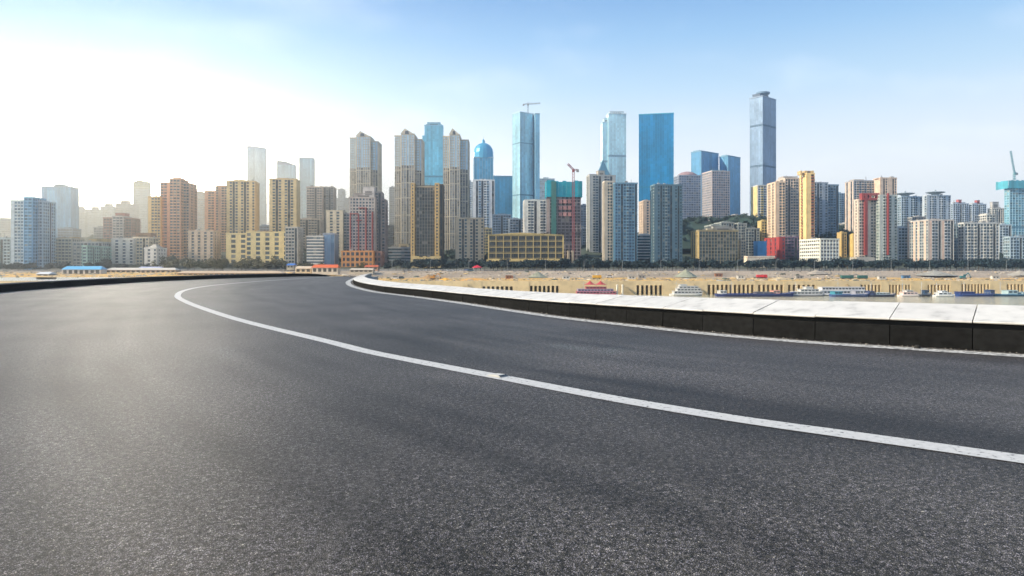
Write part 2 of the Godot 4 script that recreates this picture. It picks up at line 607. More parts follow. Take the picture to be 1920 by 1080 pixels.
func build_parapets() -> void:
	var edge := path(EDGE, 0.5)
	var rp := resample(path2(offset_path(edge, 0.36), 0.1), 1.02)
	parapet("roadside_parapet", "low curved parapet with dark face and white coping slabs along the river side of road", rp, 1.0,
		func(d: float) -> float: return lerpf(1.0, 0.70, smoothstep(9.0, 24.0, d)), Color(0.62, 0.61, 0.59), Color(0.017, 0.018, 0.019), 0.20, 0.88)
	var lp := resample(path(LEFT, 0.5), 2.4)
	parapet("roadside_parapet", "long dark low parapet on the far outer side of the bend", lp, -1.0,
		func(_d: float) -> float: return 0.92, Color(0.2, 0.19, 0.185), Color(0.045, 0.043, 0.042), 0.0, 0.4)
	# grit washed against the foot of the parapet and along the edge line
	var gm := MultiMesh.new()
	gm.transform_format = MultiMesh.TRANSFORM_3D
	gm.use_colors = true
	var gs := Shape.new()
	gs.lathe(Vector3.ZERO, [Vector2(0.5, -0.2), Vector2(0.55, 0.1), Vector2(0.3, 0.4), Vector2(0, 0.46)], 5, Color(1, 1, 1), 0.8)
	gm.mesh = gs.mesh()
	gm.instance_count = 2600
	for k in 2600:
		var t := pow(rng.randf(), 1.6) * 0.75
		var foot := sample(rp, t)
		var away := outward(rp, clampi(int(t * (rp.size() - 1)), 0, rp.size() - 1))
		var big := rng.randf_range(0.006, 0.022) * (1.9 if rng.randf() < 0.06 else 1.0)
		gm.set_instance_transform(k, Transform3D(Basis(Vector3.UP, rng.randf() * TAU).scaled(Vector3.ONE * big), foot - away * (absf(rng.randfn()) * 0.13) + Vector3(0, 0.006, 0)))
		var tone := rng.randf_range(0.05, 0.3)
		gm.set_instance_color(k, Color(tone, tone * 0.93, tone * 0.82))
	var gi := MultiMeshInstance3D.new()
	gi.name = "roadside_grit"
	gi.multimesh = gm
	gi.material_override = wall_mat
	add_child(gi)
	tag(gi, "grit and small stones washed along the foot of the white capped parapet", "grit", "", "stuff")
	# the small reflector set in the lane line
	var st := thing("road_stud", "small raised white reflector stud on the middle of the white lane line", "road stud", Vector3(-0.155, 0.006, -7.57))
	var s := Shape.new()
	var x := Vector3(0.77, 0, 0.64)
	var z := Vector3(-0.64, 0, 0.77)
	var c0 := st.position
	var e := [c0 - x * 0.10 - z * 0.07, c0 + x * 0.10 - z * 0.07, c0 + x * 0.10 + z * 0.07, c0 - x * 0.10 + z * 0.07]
	var u := Vector3(0, 0.02, 0)
	var tp := [c0 - x * 0.05 - z * 0.055 + u, c0 + x * 0.05 - z * 0.055 + u, c0 + x * 0.05 + z * 0.055 + u, c0 - x * 0.05 + z * 0.055 + u]
	s.quad(tp[3], tp[2], tp[1], tp[0], Color(0.5, 0.5, 0.48))
	for k in 4:
		s.quad(e[(k + 1) % 4], e[k], tp[k], tp[(k + 1) % 4], Color(0.42, 0.42, 0.4))
	part("stud_body", s, wall_mat, st)
	var l := Shape.new()
	var f := 0.004 * (x + Vector3(0, 1, 0))
	l.quad(e[2] * 0.8 + tp[2] * 0.2 + f, e[1] * 0.8 + tp[1] * 0.2 + f, e[1] * 0.2 + tp[1] * 0.8 + f, e[2] * 0.2 + tp[2] * 0.8 + f, Color(0.05, 0.045, 0.04))
	part("reflector_lens", l, pane_mat, st)
	var dr := thing("drain_outlet", "small black drain outlet at the foot of the dark parapet face", "drain", at(1720, 653, 10.15))
	var dsh := Shape.new()
	dsh.lathe(dr.position, [Vector2(0.0, 0.05), Vector2(0.035, 0.045), Vector2(0.045, 0.0), Vector2(0.045, -0.02)], 10, Color(0.01, 0.01, 0.01))
	part("drain_cap", dsh, wall_mat, dr)


# the same path with a point about every step metres
func path2(p: PackedVector3Array, step: float) -> PackedVector3Array:
	var out := PackedVector3Array()
	for k in p.size() - 1:
		var n := maxi(1, int(p[k].distance_to(p[k + 1]) / step))
		for q in n:
			out.append(p[k].lerp(p[k + 1], float(q) / n))
	return out


func resample(p: PackedVector3Array, step: float) -> PackedVector3Array:
	var out := PackedVector3Array([p[0]])
	var acc := 0.0
	for k in range(1, p.size()):
		acc += p[k].distance_to(p[k - 1])
		if acc >= step:
			out.append(p[k])
			acc = 0.0
	return out


# ------------------------------------------------------------------ river and bank
func build_ground() -> void:
	var w := Shape.new()
	for a in 24:
		for b in 12:
			var x0 := -2600.0 + a * 5200.0 / 24
			var z0 := 300.0 - b * 850.0 / 12
			w.quad(Vector3(x0, RIVER, z0), Vector3(x0 + 5200.0 / 24, RIVER, z0), Vector3(x0 + 5200.0 / 24, RIVER, z0 - 850.0 / 12), Vector3(x0, RIVER, z0 - 850.0 / 12), Color(0.58, 0.53, 0.38))
	var wm := mat(0.12)
	wm.normal_enabled = true
	wm.normal_texture = noise_tex(512, 0.03, FastNoiseLite.TYPE_SIMPLEX_SMOOTH, 4, [], 51, true, 6.0)
	wm.normal_scale = 0.35
	wm.uv1_triplanar = true
	wm.uv1_world_triplanar = true
	wm.uv1_scale = Vector3(0.05, 0.05, 0.09)
	setting("river_water", w, wm)

	# the far bank, from the sand terrace to the wooded ground behind the city
	var nz := FastNoiseLite.new()
	nz.seed = 61
	nz.frequency = 0.02
	nz.fractal_octaves = 4
	var ds := [501.0, 512.0, 524.0, 536.0, 548.0, 558.0, 564.0, 572.0, 580.0, 590.0, 594.0, 612.0, 628.0, 642.0, 670.0, 700.0, 800.0, 900.0, 1000.0, 1300.0, 2300.0]
	var gs := Shape.new()
	var cells := 170
	var grid := []
	for q in ds.size():
		var row := []
		for a in cells + 1:
			var x := lerpf(-1500.0, 1500.0, float(a) / cells)
			var d: float = ds[q]
			var e := nz.get_noise_2d(x, d * 2.0)
			var y := bank(x, d)
			var col: Color
			if d < 560.0:
				y += e * 1.1 * (1.0 if d > 505 else 0.0)
				col = Color(0.80, 0.50, 0.16).lerp(Color(0.58, 0.46, 0.28), smoothstep(-0.1, 0.5, nz.get_noise_2d(x * 0.7 + 90.0, d)))
			elif d < 592.0:
				y += e * 0.7 * (1.0 if d < 588 else 0.0)
				col = Color(0.46, 0.38, 0.30) * (1.0 + 0.5 * nz.get_noise_2d(x * 4.0, d * 3.0))
			elif d < 640.0:
				col = Color(0.2, 0.2, 0.2)
			else:
				y += e * d * 0.004
				col = Color(0.055, 0.075, 0.05) * (1.0 + 0.6 * e)
			row.append([Vector3(x, y, -d), col])
		grid.append(row)
	for q in ds.size() - 1:
		for a in cells:
			var p := [grid[q][a], grid[q][a + 1], grid[q + 1][a + 1], grid[q + 1][a]]
			var nn: Vector3 = (p[1][0] - p[0][0]).cross(p[3][0] - p[0][0]).normalized()
			gs.quad_n([p[0][0], p[1][0], p[2][0], p[3][0]], [nn, nn, nn, nn], [p[0][1], p[1][1], p[2][1], p[3][1]])
	var gm := mat(0.95, 0.0, noise_tex(512, 0.02, FastNoiseLite.TYPE_SIMPLEX_SMOOTH, 5, [[0.0, 0.55], [0.5, 0.9], [1.0, 1.0]], 63), 0.06)
	setting("river_bank_ground", gs, gm)

	# a wooded rise between the towers on the right
	hill("wooded_hill", px_x(1385, 860), 860.0, 150.0, 90.0, px_y(412, 860) - 20.0, Color(0.03, 0.06, 0.045))
	hill("wooded_hill", px_x(1600, 900), 900.0, 130.0, 70.0, px_y(432, 900) - 24.0, Color(0.03, 0.06, 0.045))
	hill("distant_hill", px_x(-40, 1900), 1900.0, 380.0, 200.0, px_y(408, 1900) - 60.0, Color(0.05, 0.08, 0.07))
	hill("distant_hill", px_x(640, 2000), 2000.0, 420.0, 200.0, px_y(430, 2000) - 60.0, Color(0.05, 0.08, 0.07))


func hill(called: String, cx: float, d: float, rx: float, rz: float, tall: float, col: Color) -> void:
	var s := Shape.new()
	var nz := FastNoiseLite.new()
	nz.seed = int(cx) + 900
	nz.frequency = 0.02
	var g := []
	var N := 26
	var base := bank(cx, d) - 4.0
	for a in N + 1:
		var row := []
		for b in N + 1:
			var u := a * 2.0 / N - 1.0
			var v := b * 2.0 / N - 1.0
			var k := clampf(1.0 - u * u, 0, 1) * clampf(1.0 - v * v, 0, 1)
			row.append(Vector3(cx + u * rx, base + pow(k, 0.7) * tall * (1.0 + 0.25 * nz.get_noise_2d(u * rx, v * rz)), -d - v * rz))
		g.append(row)
	for a in N:
		for b in N:
			s.quad(g[a][b], g[a + 1][b], g[a + 1][b + 1], g[a][b + 1], col * rng.randf_range(0.7, 1.3))
	setting(called, s, wall_mat)


# ------------------------------------------------------------------ buildings
# One face of a volume. O: bottom left seen from outside, R: to the right, L x H metres.
func facade(w: Shape, g: Shape, O: Vector3, R: Vector3, L: float, H: float, o: Dictionary, pat: String) -> void:
	var N := R.cross(Vector3.UP)
	var U := Vector3.UP
	var bw: float = o.get("bw", 3.6)
	var fh: float = o.get("fh", 3.3)
	var n := maxi(1, roundi(L / bw))
	var nf := maxi(1, roundi(H / fh))
	bw = L / n
	fh = H / nf
	var pr: float = o.get("pr", 0.4)
	var wc: Color = o.get("wall", Color(0.4, 0.36, 0.3))
	var sc: Color = o.get("span", wc)
	var pc: Color = o.get("pier", wc)
	var gc: Color = o.get("glass", Color(0.05, 0.07, 0.1))
	var bc: Color = o.get("balcony", wc)
	var pw: float = o.get("pw", 0.55)
	var sh: float = o.get("sh", 0.42) * fh
	var gt: float = o.get("gtop", -1.0)   # paler glass above this share of the height
	var gtc: Color = o.get("gtopc", gc)
	var solid := PackedByteArray()
	var tint := PackedFloat32Array()
	for k in n:
		tint.append(rng.randf_range(0.85, 1.15))
	for k in n:
		var ch := pat[k % pat.length()]
		if o.get("ends", false) and (k == 0 or k == n - 1):
			ch = "#"
		solid.append(0)
		var x0 := O + R * (k * bw)
		if ch == "#":
			w.box(x0, R * bw, U * H, N * pr, wc, false)
			solid[k] = 1
			continue
		var wide := ch == "f"
		for f in nf:
			var c := gc
			if gt >= 0.0 and float(f) / nf > gt:
				c = gtc
			if wide:
				# reflected sky and neighbours painted into the glass colour in patches, a little different from pane to pane
				c = c * (1.0 + 0.34 * glass_noise.get_noise_2d(k * 4.0 + O.x, f * 1.5))
			var j := rng.randf()
			c = c * (rng.randf_range(0.65, 1.35) if not wide else rng.randf_range(0.88, 1.12) * tint[k])
			if j < 0.10 and not wide:
				c = c.lerp(Color(0.33, 0.31, 0.27), 0.7)
			elif j < 0.24 and not wide:
				c = c * 0.45
			if gt >= 0.0 and float(f) / nf > gt:
				c = gtc * rng.randf_range(0.92, 1.08) * tint[k]
			elif ch == "d":
				c = c * 0.35
			var y0 := O + U * (f * fh)
			var a := y0 + R * (k * bw)
			# each pane leans a little, as real glazing does
			var lean := N * rng.randf_range(0.0, 0.03)
			g.quad(a + lean, a + R * bw, a + R * bw + U * fh + lean, a + U * fh, c)
			if ch == "b":
				w.box(a + R * bw * 0.06, R * bw * 0.88, U * fh * 0.34, N * 1.15, bc * rng.randf_range(0.92, 1.05), false)
		if ch == "d":
			solid[k] = 2
	# floor bands, one box per run of window bays
	if sh > 0.0:
		var k := 0
		while k < n:
			if solid[k] != 0 or pat[k % pat.length()] == "f" and o.get("plainglass", true):
				k += 1
				continue
			var e := k
			while e < n and solid[e] == 0:
				e += 1
			for f in nf:
				w.box(O + R * (k * bw) + U * (f * fh), R * ((e - k) * bw), U * sh, N * pr * 0.7, sc * rng.randf_range(0.95, 1.05), false)
			k = e
	if pw > 0.0:
		var every: int = o.get("every", 1)
		for k in n + 1:
			if k % every != 0 and k != n:
				continue
			var x := clampf(k * bw - pw / 2, 0.0, L - pw)
			w.box(O + R * x, R * pw, U * H, N * (pr + (0.02 if k % 2 else 0.035)), pc, false)
	for b in o.get("bands", []):
		w.box(O + U * (H * b[0]), R * L, U * b[1], N * (pr + b[2]), b[3], false)


# A block of a building: the near upright edge stands at column s and distance d, turned by t degrees;
# the left and right ends come out at columns x0 and x1 of a view from the road.
func volume(node: Node3D, x0: float, s: float, x1: float, top: float, d: float, t_deg: float, o: Dictionary) -> Dictionary:
	o = o.duplicate()
	for key in ["wall", "span", "pier", "balcony"]:
		if o.has(key):
			var c: Color = o[key] * 1.22
			o[key] = Color(minf(c.r, 0.82), minf(c.g, 0.82), minf(c.b, 0.82))
	if o.get("curtain", false):
		var gl: Color = o.glass
		o.glass = Color(gl.r * 0.85, gl.g * 1.04, gl.b * 1.03)
	var t := deg_to_rad(t_deg)
	var X := px_x(s, d)
	var k1 := (x1 - 960.0) / LENS
	var k0 := (x0 - 960.0) / LENS
	var L := (k1 * d - X) / (cos(t) - k1 * sin(t))
	var M: float = o.get("dep", 0.0)
	if M <= 0.0:
		M = 20.0
		if s > x0 + 0.5:
			M = (X - k0 * d) / maxf(sin(t) + k0 * cos(t), 0.02)
			M = clampf(M, 8.0, 60.0)
	var dr := Vector3(cos(t), 0, -sin(t))
	var dl := Vector3(-sin(t), 0, -cos(t))
	var C := Vector3(X, 0, -d)
	var mid := C + dr * L / 2 + dl * M / 2
	var y0: float = o["base"] if o.has("base") else bank(mid.x, -mid.z) - 3.0
	var y1 := px_y(top, d)
	var H := y1 - y0
	C.y = y0
	if node.position == Vector3.ZERO:
		node.position = Vector3(mid.x, y0, mid.z)
	var w := Shape.new()
	var g := Shape.new()
	var pl: String = o.get("pl", o.get("p", "."))
	var pf: String = o.get("p", ".")
	var corners := [C + dl * M, C, C + dr * L, C + dr * L + dl * M]
	var wc: Color = o.get("wall", Color(0.4, 0.36, 0.3))
	for f in 4:
		var a: Vector3 = corners[f]
		var b: Vector3 = corners[(f + 1) % 4]
		var R := (b - a).normalized()
		var N := R.cross(Vector3.UP)
		var len := a.distance_to(b)
		if N.dot(Vector3(0, EYE, 0) - (a + b) / 2) > -60.0 and f != 3:
			facade(w, g, a, R, len, H, o, pl if f != 1 else pf)
		else:
			w.quad(a, b, b + Vector3.UP * H, a + Vector3.UP * H, wc)
	# roof: slab, parapet, lift houses and tanks
	var r := Shape.new()
	var rc: Color = o.get("roof", wc * 0.8)
	var up := Vector3(0, H + 0.35, 0)
	var e := dr * (L + 0.9)
	var z := -dl * (M + 0.9)
	var ro := C + dl * M - dr * 0.45 + dl * 0.45
	r.box(ro + Vector3(0, H, 0), e, Vector3(0, 0.35, 0), z, rc)
	if o.get("parapet", true):
		var pc: Color = o.get("parapetc", o.get("pier", wc))
		r.box(ro + up - z.normalized() * 0.0 + z - z.normalized() * 0.4, e, Vector3(0, 1.2, 0), z.normalized() * 0.4, pc)
		r.box(ro + up, e, Vector3(0, 1.2, 0), z.normalized() * 0.4, pc)
		r.box(ro + up + z.normalized() * 0.4, e.normalized() * 0.4, Vector3(0, 1.2, 0), z - z.normalized() * 0.8, pc)
		r.box(ro + up + z.normalized() * 0.4 + e - e.normalized() * 0.4, e.normalized() * 0.4, Vector3(0, 1.2, 0), z - z.normalized() * 0.8, pc)
	part("wall", w, wall_mat, node)
	if g.v.size() > 0:
		part("windows", g, glass_mat if o.get("curtain", false) else pane_mat, node, "stuff")
	var roof := part("roof", r, wall_mat, node)
	var ph: Array = o.get("ph", [[0.3, 0.62, 4.0]])
	for h in ph:
		var q := Shape.new()
		var col: Color = h[3] if h.size() > 3 else wc * 0.9
		var tall: float = h[2] / LENS * d
		var p0: Vector3 = C + Vector3(0, H + 0.3, 0) + dr * L * h[0] + dl * M * 0.8
		q.box(p0, dr * L * (h[1] - h[0]), Vector3(0, tall, 0), -dl * M * 0.6, col)
		if tall > 4.0:
			q.box(p0 + Vector3(0, tall, 0) - dr * 0.3 + dl * 0.3, dr * (L * (h[1] - h[0]) + 0.6), Vector3(0, 0.5, 0), -dl * (M * 0.6 + 0.6), col * 0.8)
			q.box(p0 + Vector3(0, tall * 0.3, 0) + dr * L * (h[1] - h[0]) * 0.2 - dl * M * 0.6, dr * L * (h[1] - h[0]) * 0.6, Vector3(0, tall * 0.35, 0), -dl * 0.12, col * 0.35)
		part("roof_house", q, wall_mat, roof)
	# small rooftop plant
	if o.get("plant", true) and L > 14.0:
		var q := Shape.new()
		for k in 5:
			var p := C + Vector3(0, H + 0.35, 0) + dr * L * rng.randf_range(0.06, 0.88) + dl * M * rng.randf_range(0.25, 0.85)
			q.box(p, dr * rng.randf_range(1.2, 3.0), Vector3(0, rng.randf_range(1.4, 3.2), 0), -dl * 2.0, Color(0.4, 0.4, 0.4) * rng.randf_range(0.5, 1.2))
		for k in 2:
			var p := C + Vector3(0, H + 0.35, 0) + dr * L * rng.randf_range(0.1, 0.9) + dl * M * 0.5
			q.bar(p, p + Vector3(0, rng.randf_range(3.0, 7.0), 0), 0.12, Color(0.25, 0.25, 0.25))
		part("rooftop_plant", q, wall_mat, roof, "stuff")
	return {"c": C, "r": dr, "l": dl, "L": L, "M": M, "y0": y0, "y1": y1, "H": H}


func building(called: String, label: String, cat: String, x0: float, s: float, x1: float, top: float, d: float, t: float, o: Dictionary) -> Node3D:
	var group := ""
	var node := thing(called, label, cat, Vector3.ZERO, group)
	node.set_meta("volume", volume(node, x0, s, x1, top, d, t, o))
	return node


func with(a: Dictionary, b: Dictionary) -> Dictionary:
	var o := a.duplicate()
	o.merge(b, true)
	return o


# tan residential tower with a taller gabled middle bay
func gabled_tower(label: String, x0: float, a: float, b: float, x1: float, wing: float, top: float, d: float) -> void:
	var tan := Color(0.50, 0.455, 0.37)
	var o := {"wall": tan, "span": Color(0.34, 0.29, 0.22), "pier": tan, "glass": Color(0.22, 0.24, 0.26), "gtop": 0.72, "gtopc": Color(0.42, 0.58, 0.70), "bw": 3.0, "fh": 3.1, "pw": 0.7, "sh": 0.16, "pr": 0.5, "p": "..d.", "ph": [], "bands": [[0.30, 0.9, 0.1, tan * 1.2], [0.45, 0.9, 0.1, tan * 1.2], [0.58, 0.9, 0.1, tan * 1.2], [0.70, 0.9, 0.1, tan * 1.2], [0.15, 0.9, 0.1, tan * 1.2]], "plant": false, "dep": 22.0, "curtain": false}
	var n := building("apartment_tower", label, "tower", x0, x0, a, wing + 2.0, d + 6, 0.0, o)
	volume(n, b, b, x1, wing + 9.0, d + 6, 0.0, with(o, {"glass": Color(0.14, 0.15, 0.17)}))
	var m := volume(n, a, a, b, wing - 1.0, d, 0.0, with(o, {"dep": 28.0, "parapet": false}))
	# stepped gable over the middle bay
	var s := Shape.new()
	var C: Vector3 = m.c + Vector3(0, m.H + 0.3, 0)
	var tall: float = px_y(top - 2.0, d) - m.y1
	var w: float = m.L
	var dep := Vector3(0, 0, -26.0)
	s.box(C + Vector3(0.0, 0, -26), Vector3(w, 0, 0), Vector3(0, tall * 0.2, 0), Vector3(0, 0, 26), tan)
	var l0 := C + Vector3(-0.6, tall * 0.2, 0.4)
	var r0 := C + Vector3(w + 0.6, tall * 0.02, 0.4)
	var pk := C + Vector3(w * 0.28, tall, 0.4)
	s.tri(l0, r0, pk, tan * 1.1)
	s.quad(l0 + dep, l0, pk, pk + dep, Color(0.30, 0.24, 0.17))
	s.quad(r0, r0 + dep, pk + dep, pk, Color(0.30, 0.24, 0.17))
	s.tri(r0 + dep, l0 + dep, pk + dep, tan)
	part("gable", s, wall_mat, n)
	var wdw := Shape.new()
	wdw.quad(C + Vector3(w * 0.28, 0.5, 0.45), C + Vector3(w * 0.6, 0.5, 0.45), C + Vector3(w * 0.55, tall * 0.6, 0.45), C + Vector3(w * 0.32, tall * 0.6, 0.45), Color(0.05, 0.06, 0.08))
	part("gable_window", wdw, pane_mat, n)


func crane(label: String, px: float, base_px: float, top_px: float, d: float, jib: float, back: float, luff: float, turn: float, col: Color) -> void:
	var n := thing("tower_crane", label, "crane", at(px, base_px, d))
	var y0 := px_y(base_px, d)
	var y1 := px_y(top_px, d)
	var p := Vector3(px_x(px, d), y0, -d)
	var s := Shape.new()
	lattice(s, p, Vector3(p.x, y1, p.z), 1.0, 0.16, col)
	part("mast", s, metal_mat, n)
	var j := Shape.new()
	var tip := Vector3(p.x, y1, p.z)
	var dir := Vector3(cos(turn) * cos(luff), sin(luff), sin(turn) * cos(luff))
	lattice(j, tip, tip + dir * jib, 0.7, 0.13, col)
	part("jib", j, metal_mat, n)
	var c := Shape.new()
	var flat := Vector3(-dir.x, 0, -dir.z).normalized()
	lattice(c, tip, tip + flat * back, 0.6, 0.13, col)
	c.abox(tip + flat * back - Vector3(1.2, 2.2, 1.2), tip + flat * back + Vector3(1.2, 0.2, 1.2), Color(0.25, 0.25, 0.25))
	part("counter_jib", c, metal_mat, n)
	var k := Shape.new()
	k.abox(tip + Vector3(-1.2, -2.6, -0.4), tip + Vector3(1.2, -0.2, 1.9), col * 0.8)
	part("cab", k, metal_mat, n)
	var a := Shape.new()
	var apex := tip + Vector3(0, jib * 0.12, 0)
	a.bar(tip, apex, 0.3, col)
	a.bar(apex, tip + dir * jib * 0.75, 0.1, col)
	a.bar(apex, tip + flat * back * 0.9, 0.1, col)
	part("tie_bars", a, metal_mat, n)


func lattice(s: Shape, a: Vector3, b: Vector3, half: float, r: float, col: Color) -> void:
	var d := (b - a).normalized()
	var ex := d.cross(Vector3.UP if absf(d.y) < 0.9 else Vector3.RIGHT).normalized() * half
	var ez := ex.cross(d).normalized() * half
	var cs := [ex + ez, ex - ez, -ex - ez, -ex + ez]
	var len := a.distance_to(b)
	var n := maxi(2, int(len / (half * 3.0)))
	for k in 4:
		s.bar(a + cs[k], b + cs[k], r, col)
		for q in n:
			var p := a.lerp(b, float(q) / n)
			var e := a.lerp(b, float(q + 1) / n)
			s.bar(p + cs[k], e + cs[(k + 1) % 4], r * 0.7, col)


func build_city() -> void:
	var G := Color(0.035, 0.085, 0.125)
	var glassy := {"curtain": true, "p": "f", "pw": 0.22, "sh": 0.0, "pr": 0.18, "bw": 3.2, "fh": 3.9, "plant": false}
	var flats := {"p": ".b.d", "bw": 3.2, "fh": 3.0, "sh": 0.36, "pw": 0.5, "pr": 0.5, "glass": G}

	# --- far towers, left to right; the pale colours have the haze painted in
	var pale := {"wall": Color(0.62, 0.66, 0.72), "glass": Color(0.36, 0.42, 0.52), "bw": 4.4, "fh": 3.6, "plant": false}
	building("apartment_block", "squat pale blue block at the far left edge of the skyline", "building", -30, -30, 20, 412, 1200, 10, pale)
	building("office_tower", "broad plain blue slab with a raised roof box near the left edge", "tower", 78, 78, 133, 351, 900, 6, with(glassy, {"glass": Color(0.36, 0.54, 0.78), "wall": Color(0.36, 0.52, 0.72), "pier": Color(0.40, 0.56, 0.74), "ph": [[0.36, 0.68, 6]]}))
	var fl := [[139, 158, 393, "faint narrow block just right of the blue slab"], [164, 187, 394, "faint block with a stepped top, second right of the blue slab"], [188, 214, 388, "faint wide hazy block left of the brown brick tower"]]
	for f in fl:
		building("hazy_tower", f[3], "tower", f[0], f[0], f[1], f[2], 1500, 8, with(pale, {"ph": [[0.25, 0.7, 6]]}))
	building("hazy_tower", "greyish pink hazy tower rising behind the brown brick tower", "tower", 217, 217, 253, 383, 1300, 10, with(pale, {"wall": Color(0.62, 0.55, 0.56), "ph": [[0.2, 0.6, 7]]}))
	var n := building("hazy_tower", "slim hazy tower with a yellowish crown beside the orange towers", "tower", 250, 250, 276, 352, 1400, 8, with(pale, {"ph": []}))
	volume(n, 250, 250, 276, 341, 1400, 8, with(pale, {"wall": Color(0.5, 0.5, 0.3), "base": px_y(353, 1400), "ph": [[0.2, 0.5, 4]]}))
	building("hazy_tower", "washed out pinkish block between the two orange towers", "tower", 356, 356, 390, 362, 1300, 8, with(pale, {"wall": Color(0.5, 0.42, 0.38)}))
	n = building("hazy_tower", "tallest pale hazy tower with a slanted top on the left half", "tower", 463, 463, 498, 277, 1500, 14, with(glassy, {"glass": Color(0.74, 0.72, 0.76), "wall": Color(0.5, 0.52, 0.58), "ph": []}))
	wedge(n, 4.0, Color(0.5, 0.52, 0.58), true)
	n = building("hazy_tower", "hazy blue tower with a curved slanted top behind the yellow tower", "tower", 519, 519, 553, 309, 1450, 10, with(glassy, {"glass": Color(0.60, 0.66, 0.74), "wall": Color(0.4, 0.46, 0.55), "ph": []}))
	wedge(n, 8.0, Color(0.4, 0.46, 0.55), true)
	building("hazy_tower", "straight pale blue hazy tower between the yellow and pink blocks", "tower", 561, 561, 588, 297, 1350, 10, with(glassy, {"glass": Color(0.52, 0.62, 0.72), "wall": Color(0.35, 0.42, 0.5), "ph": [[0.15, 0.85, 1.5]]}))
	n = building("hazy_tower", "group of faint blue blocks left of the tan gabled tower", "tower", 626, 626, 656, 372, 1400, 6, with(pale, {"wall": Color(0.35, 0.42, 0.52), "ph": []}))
	volume(n, 634, 634, 645, 356, 1390, 6, with(pale, {"wall": Color(0.35, 0.42, 0.52), "ph": [[0.3, 0.7, 3]]}))
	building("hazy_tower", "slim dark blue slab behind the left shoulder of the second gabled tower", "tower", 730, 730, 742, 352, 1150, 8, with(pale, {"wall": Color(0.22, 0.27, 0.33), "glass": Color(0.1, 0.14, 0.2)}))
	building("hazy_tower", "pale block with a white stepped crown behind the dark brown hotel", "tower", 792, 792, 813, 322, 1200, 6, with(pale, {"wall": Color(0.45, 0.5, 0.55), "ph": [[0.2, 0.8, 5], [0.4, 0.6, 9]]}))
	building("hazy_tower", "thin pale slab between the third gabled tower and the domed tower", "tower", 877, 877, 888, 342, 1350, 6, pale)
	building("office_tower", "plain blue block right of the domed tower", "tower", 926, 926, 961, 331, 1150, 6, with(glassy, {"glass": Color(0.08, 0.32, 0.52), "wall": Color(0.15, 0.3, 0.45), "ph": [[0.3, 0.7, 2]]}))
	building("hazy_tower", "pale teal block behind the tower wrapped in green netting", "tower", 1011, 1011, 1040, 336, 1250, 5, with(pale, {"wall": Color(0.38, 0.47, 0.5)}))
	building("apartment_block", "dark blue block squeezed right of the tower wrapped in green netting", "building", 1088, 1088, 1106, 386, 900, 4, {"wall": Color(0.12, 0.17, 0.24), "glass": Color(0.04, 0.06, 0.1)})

	# --- left half
	n = building("apartment_tower", "blue and white tower with a raised centre at the left edge", "tower", 21, 21, 45, 378, 640, 4, with(flats, {"wall": Color(0.5, 0.56, 0.6), "glass": Color(0.08, 0.18, 0.28), "ph": [], "p": "#.b."}))
	volume(n, 45, 45, 61, 372, 632, 4, with(flats, {"wall": Color(0.16, 0.38, 0.58), "glass": Color(0.06, 0.18, 0.32), "ph": []}))
	volume(n, 61, 61, 80, 379, 640, 4, with(flats, {"wall": Color(0.34, 0.47, 0.58), "glass": Color(0.06, 0.16, 0.28), "ph": []}))
	building("low_building", "pale low block left of the blue and white tower", "building", -20, -20, 20, 449, 660, 3, with(flats, {"wall": Color(0.4, 0.48, 0.52)}))
	building("low_building", "cream row of low flats right of the blue and white tower", "building", 70, 70, 135, 449, 660, 3, with(flats, {"wall": Color(0.5, 0.48, 0.4), "p": "..b", "ph": [[0.55, 0.7, 4, Color(0.55, 0.42, 0.2)], [0.84, 0.98, 5, Color(0.55, 0.42, 0.2)]]}))
	building("low_building", "grey low flats with two yellow roof boxes left of the white block", "building", 137, 137, 192, 456, 650, 3, with(flats, {"wall": Color(0.38, 0.37, 0.36), "ph": [[0.45, 0.72, 8, Color(0.6, 0.45, 0.2)], [0.88, 1.0, 8, Color(0.6, 0.45, 0.2)]]}))
	building("low_building", "small pale green kiosk block with a dark side wall on the left bank", "building", 140, 154, 163, 463, 622, 4, with(flats, {"wall": Color(0.35, 0.5, 0.45), "ph": []}))
	n = building("apartment_tower", "brown brick tower with white centre and red roof house on the left", "tower", 194, 194, 211, 410, 760, 5, with(flats, {"wall": Color(0.36, 0.2, 0.17), "ph": []}))
	volume(n, 211, 211, 231, 407, 756, 5, with(flats, {"wall": Color(0.52, 0.48, 0.47), "ph": [[0.1, 0.95, 7, Color(0.45, 0.15, 0.12)]]}))
	volume(n, 231, 231, 247, 411, 760, 5, with(flats, {"wall": Color(0.36, 0.2, 0.17), "ph": []}))
	building("low_building", "white block with pale ribs in front of the brown brick tower", "building", 209, 209, 250, 450, 665, 3, with(flats, {"wall": Color(0.6, 0.58, 0.53), "p": "#."}))
	building("low_building", "cream block with a brown roof left of the yellow tower", "building", 250, 250, 279, 447, 670, 3, with(flats, {"wall": Color(0.58, 0.5, 0.38), "ph": [[0.0, 1.0, 9, Color(0.3, 0.17, 0.1)]]}))
	n = building("pavilion", "small white pavilion with a pointed roof among the left bank trees", "pavilion", 271, 271, 294, 467, 632, 3, {"wall": Color(0.66, 0.62, 0.56), "p": "#.", "bw": 3.0, "ph": [], "plant": false})
	wedge(n, 10.0, Color(0.6, 0.55, 0.48), false)
	building("apartment_tower", "slim yellow tower joined to the left of the big orange tower", "tower", 278, 278, 301, 371, 720, 4, with(flats, {"wall": Color(0.66, 0.46, 0.2), "p": "#.b.", "ph": [[0.3, 0.9, 4]]}))
	n = building("apartment_tower", "big pinkish orange tower with stepped rounded top on the left", "tower", 301, 301, 320, 344, 725, 4, with(flats, {"wall": Color(0.58, 0.33, 0.2), "p": "b.#", "ph": []}))
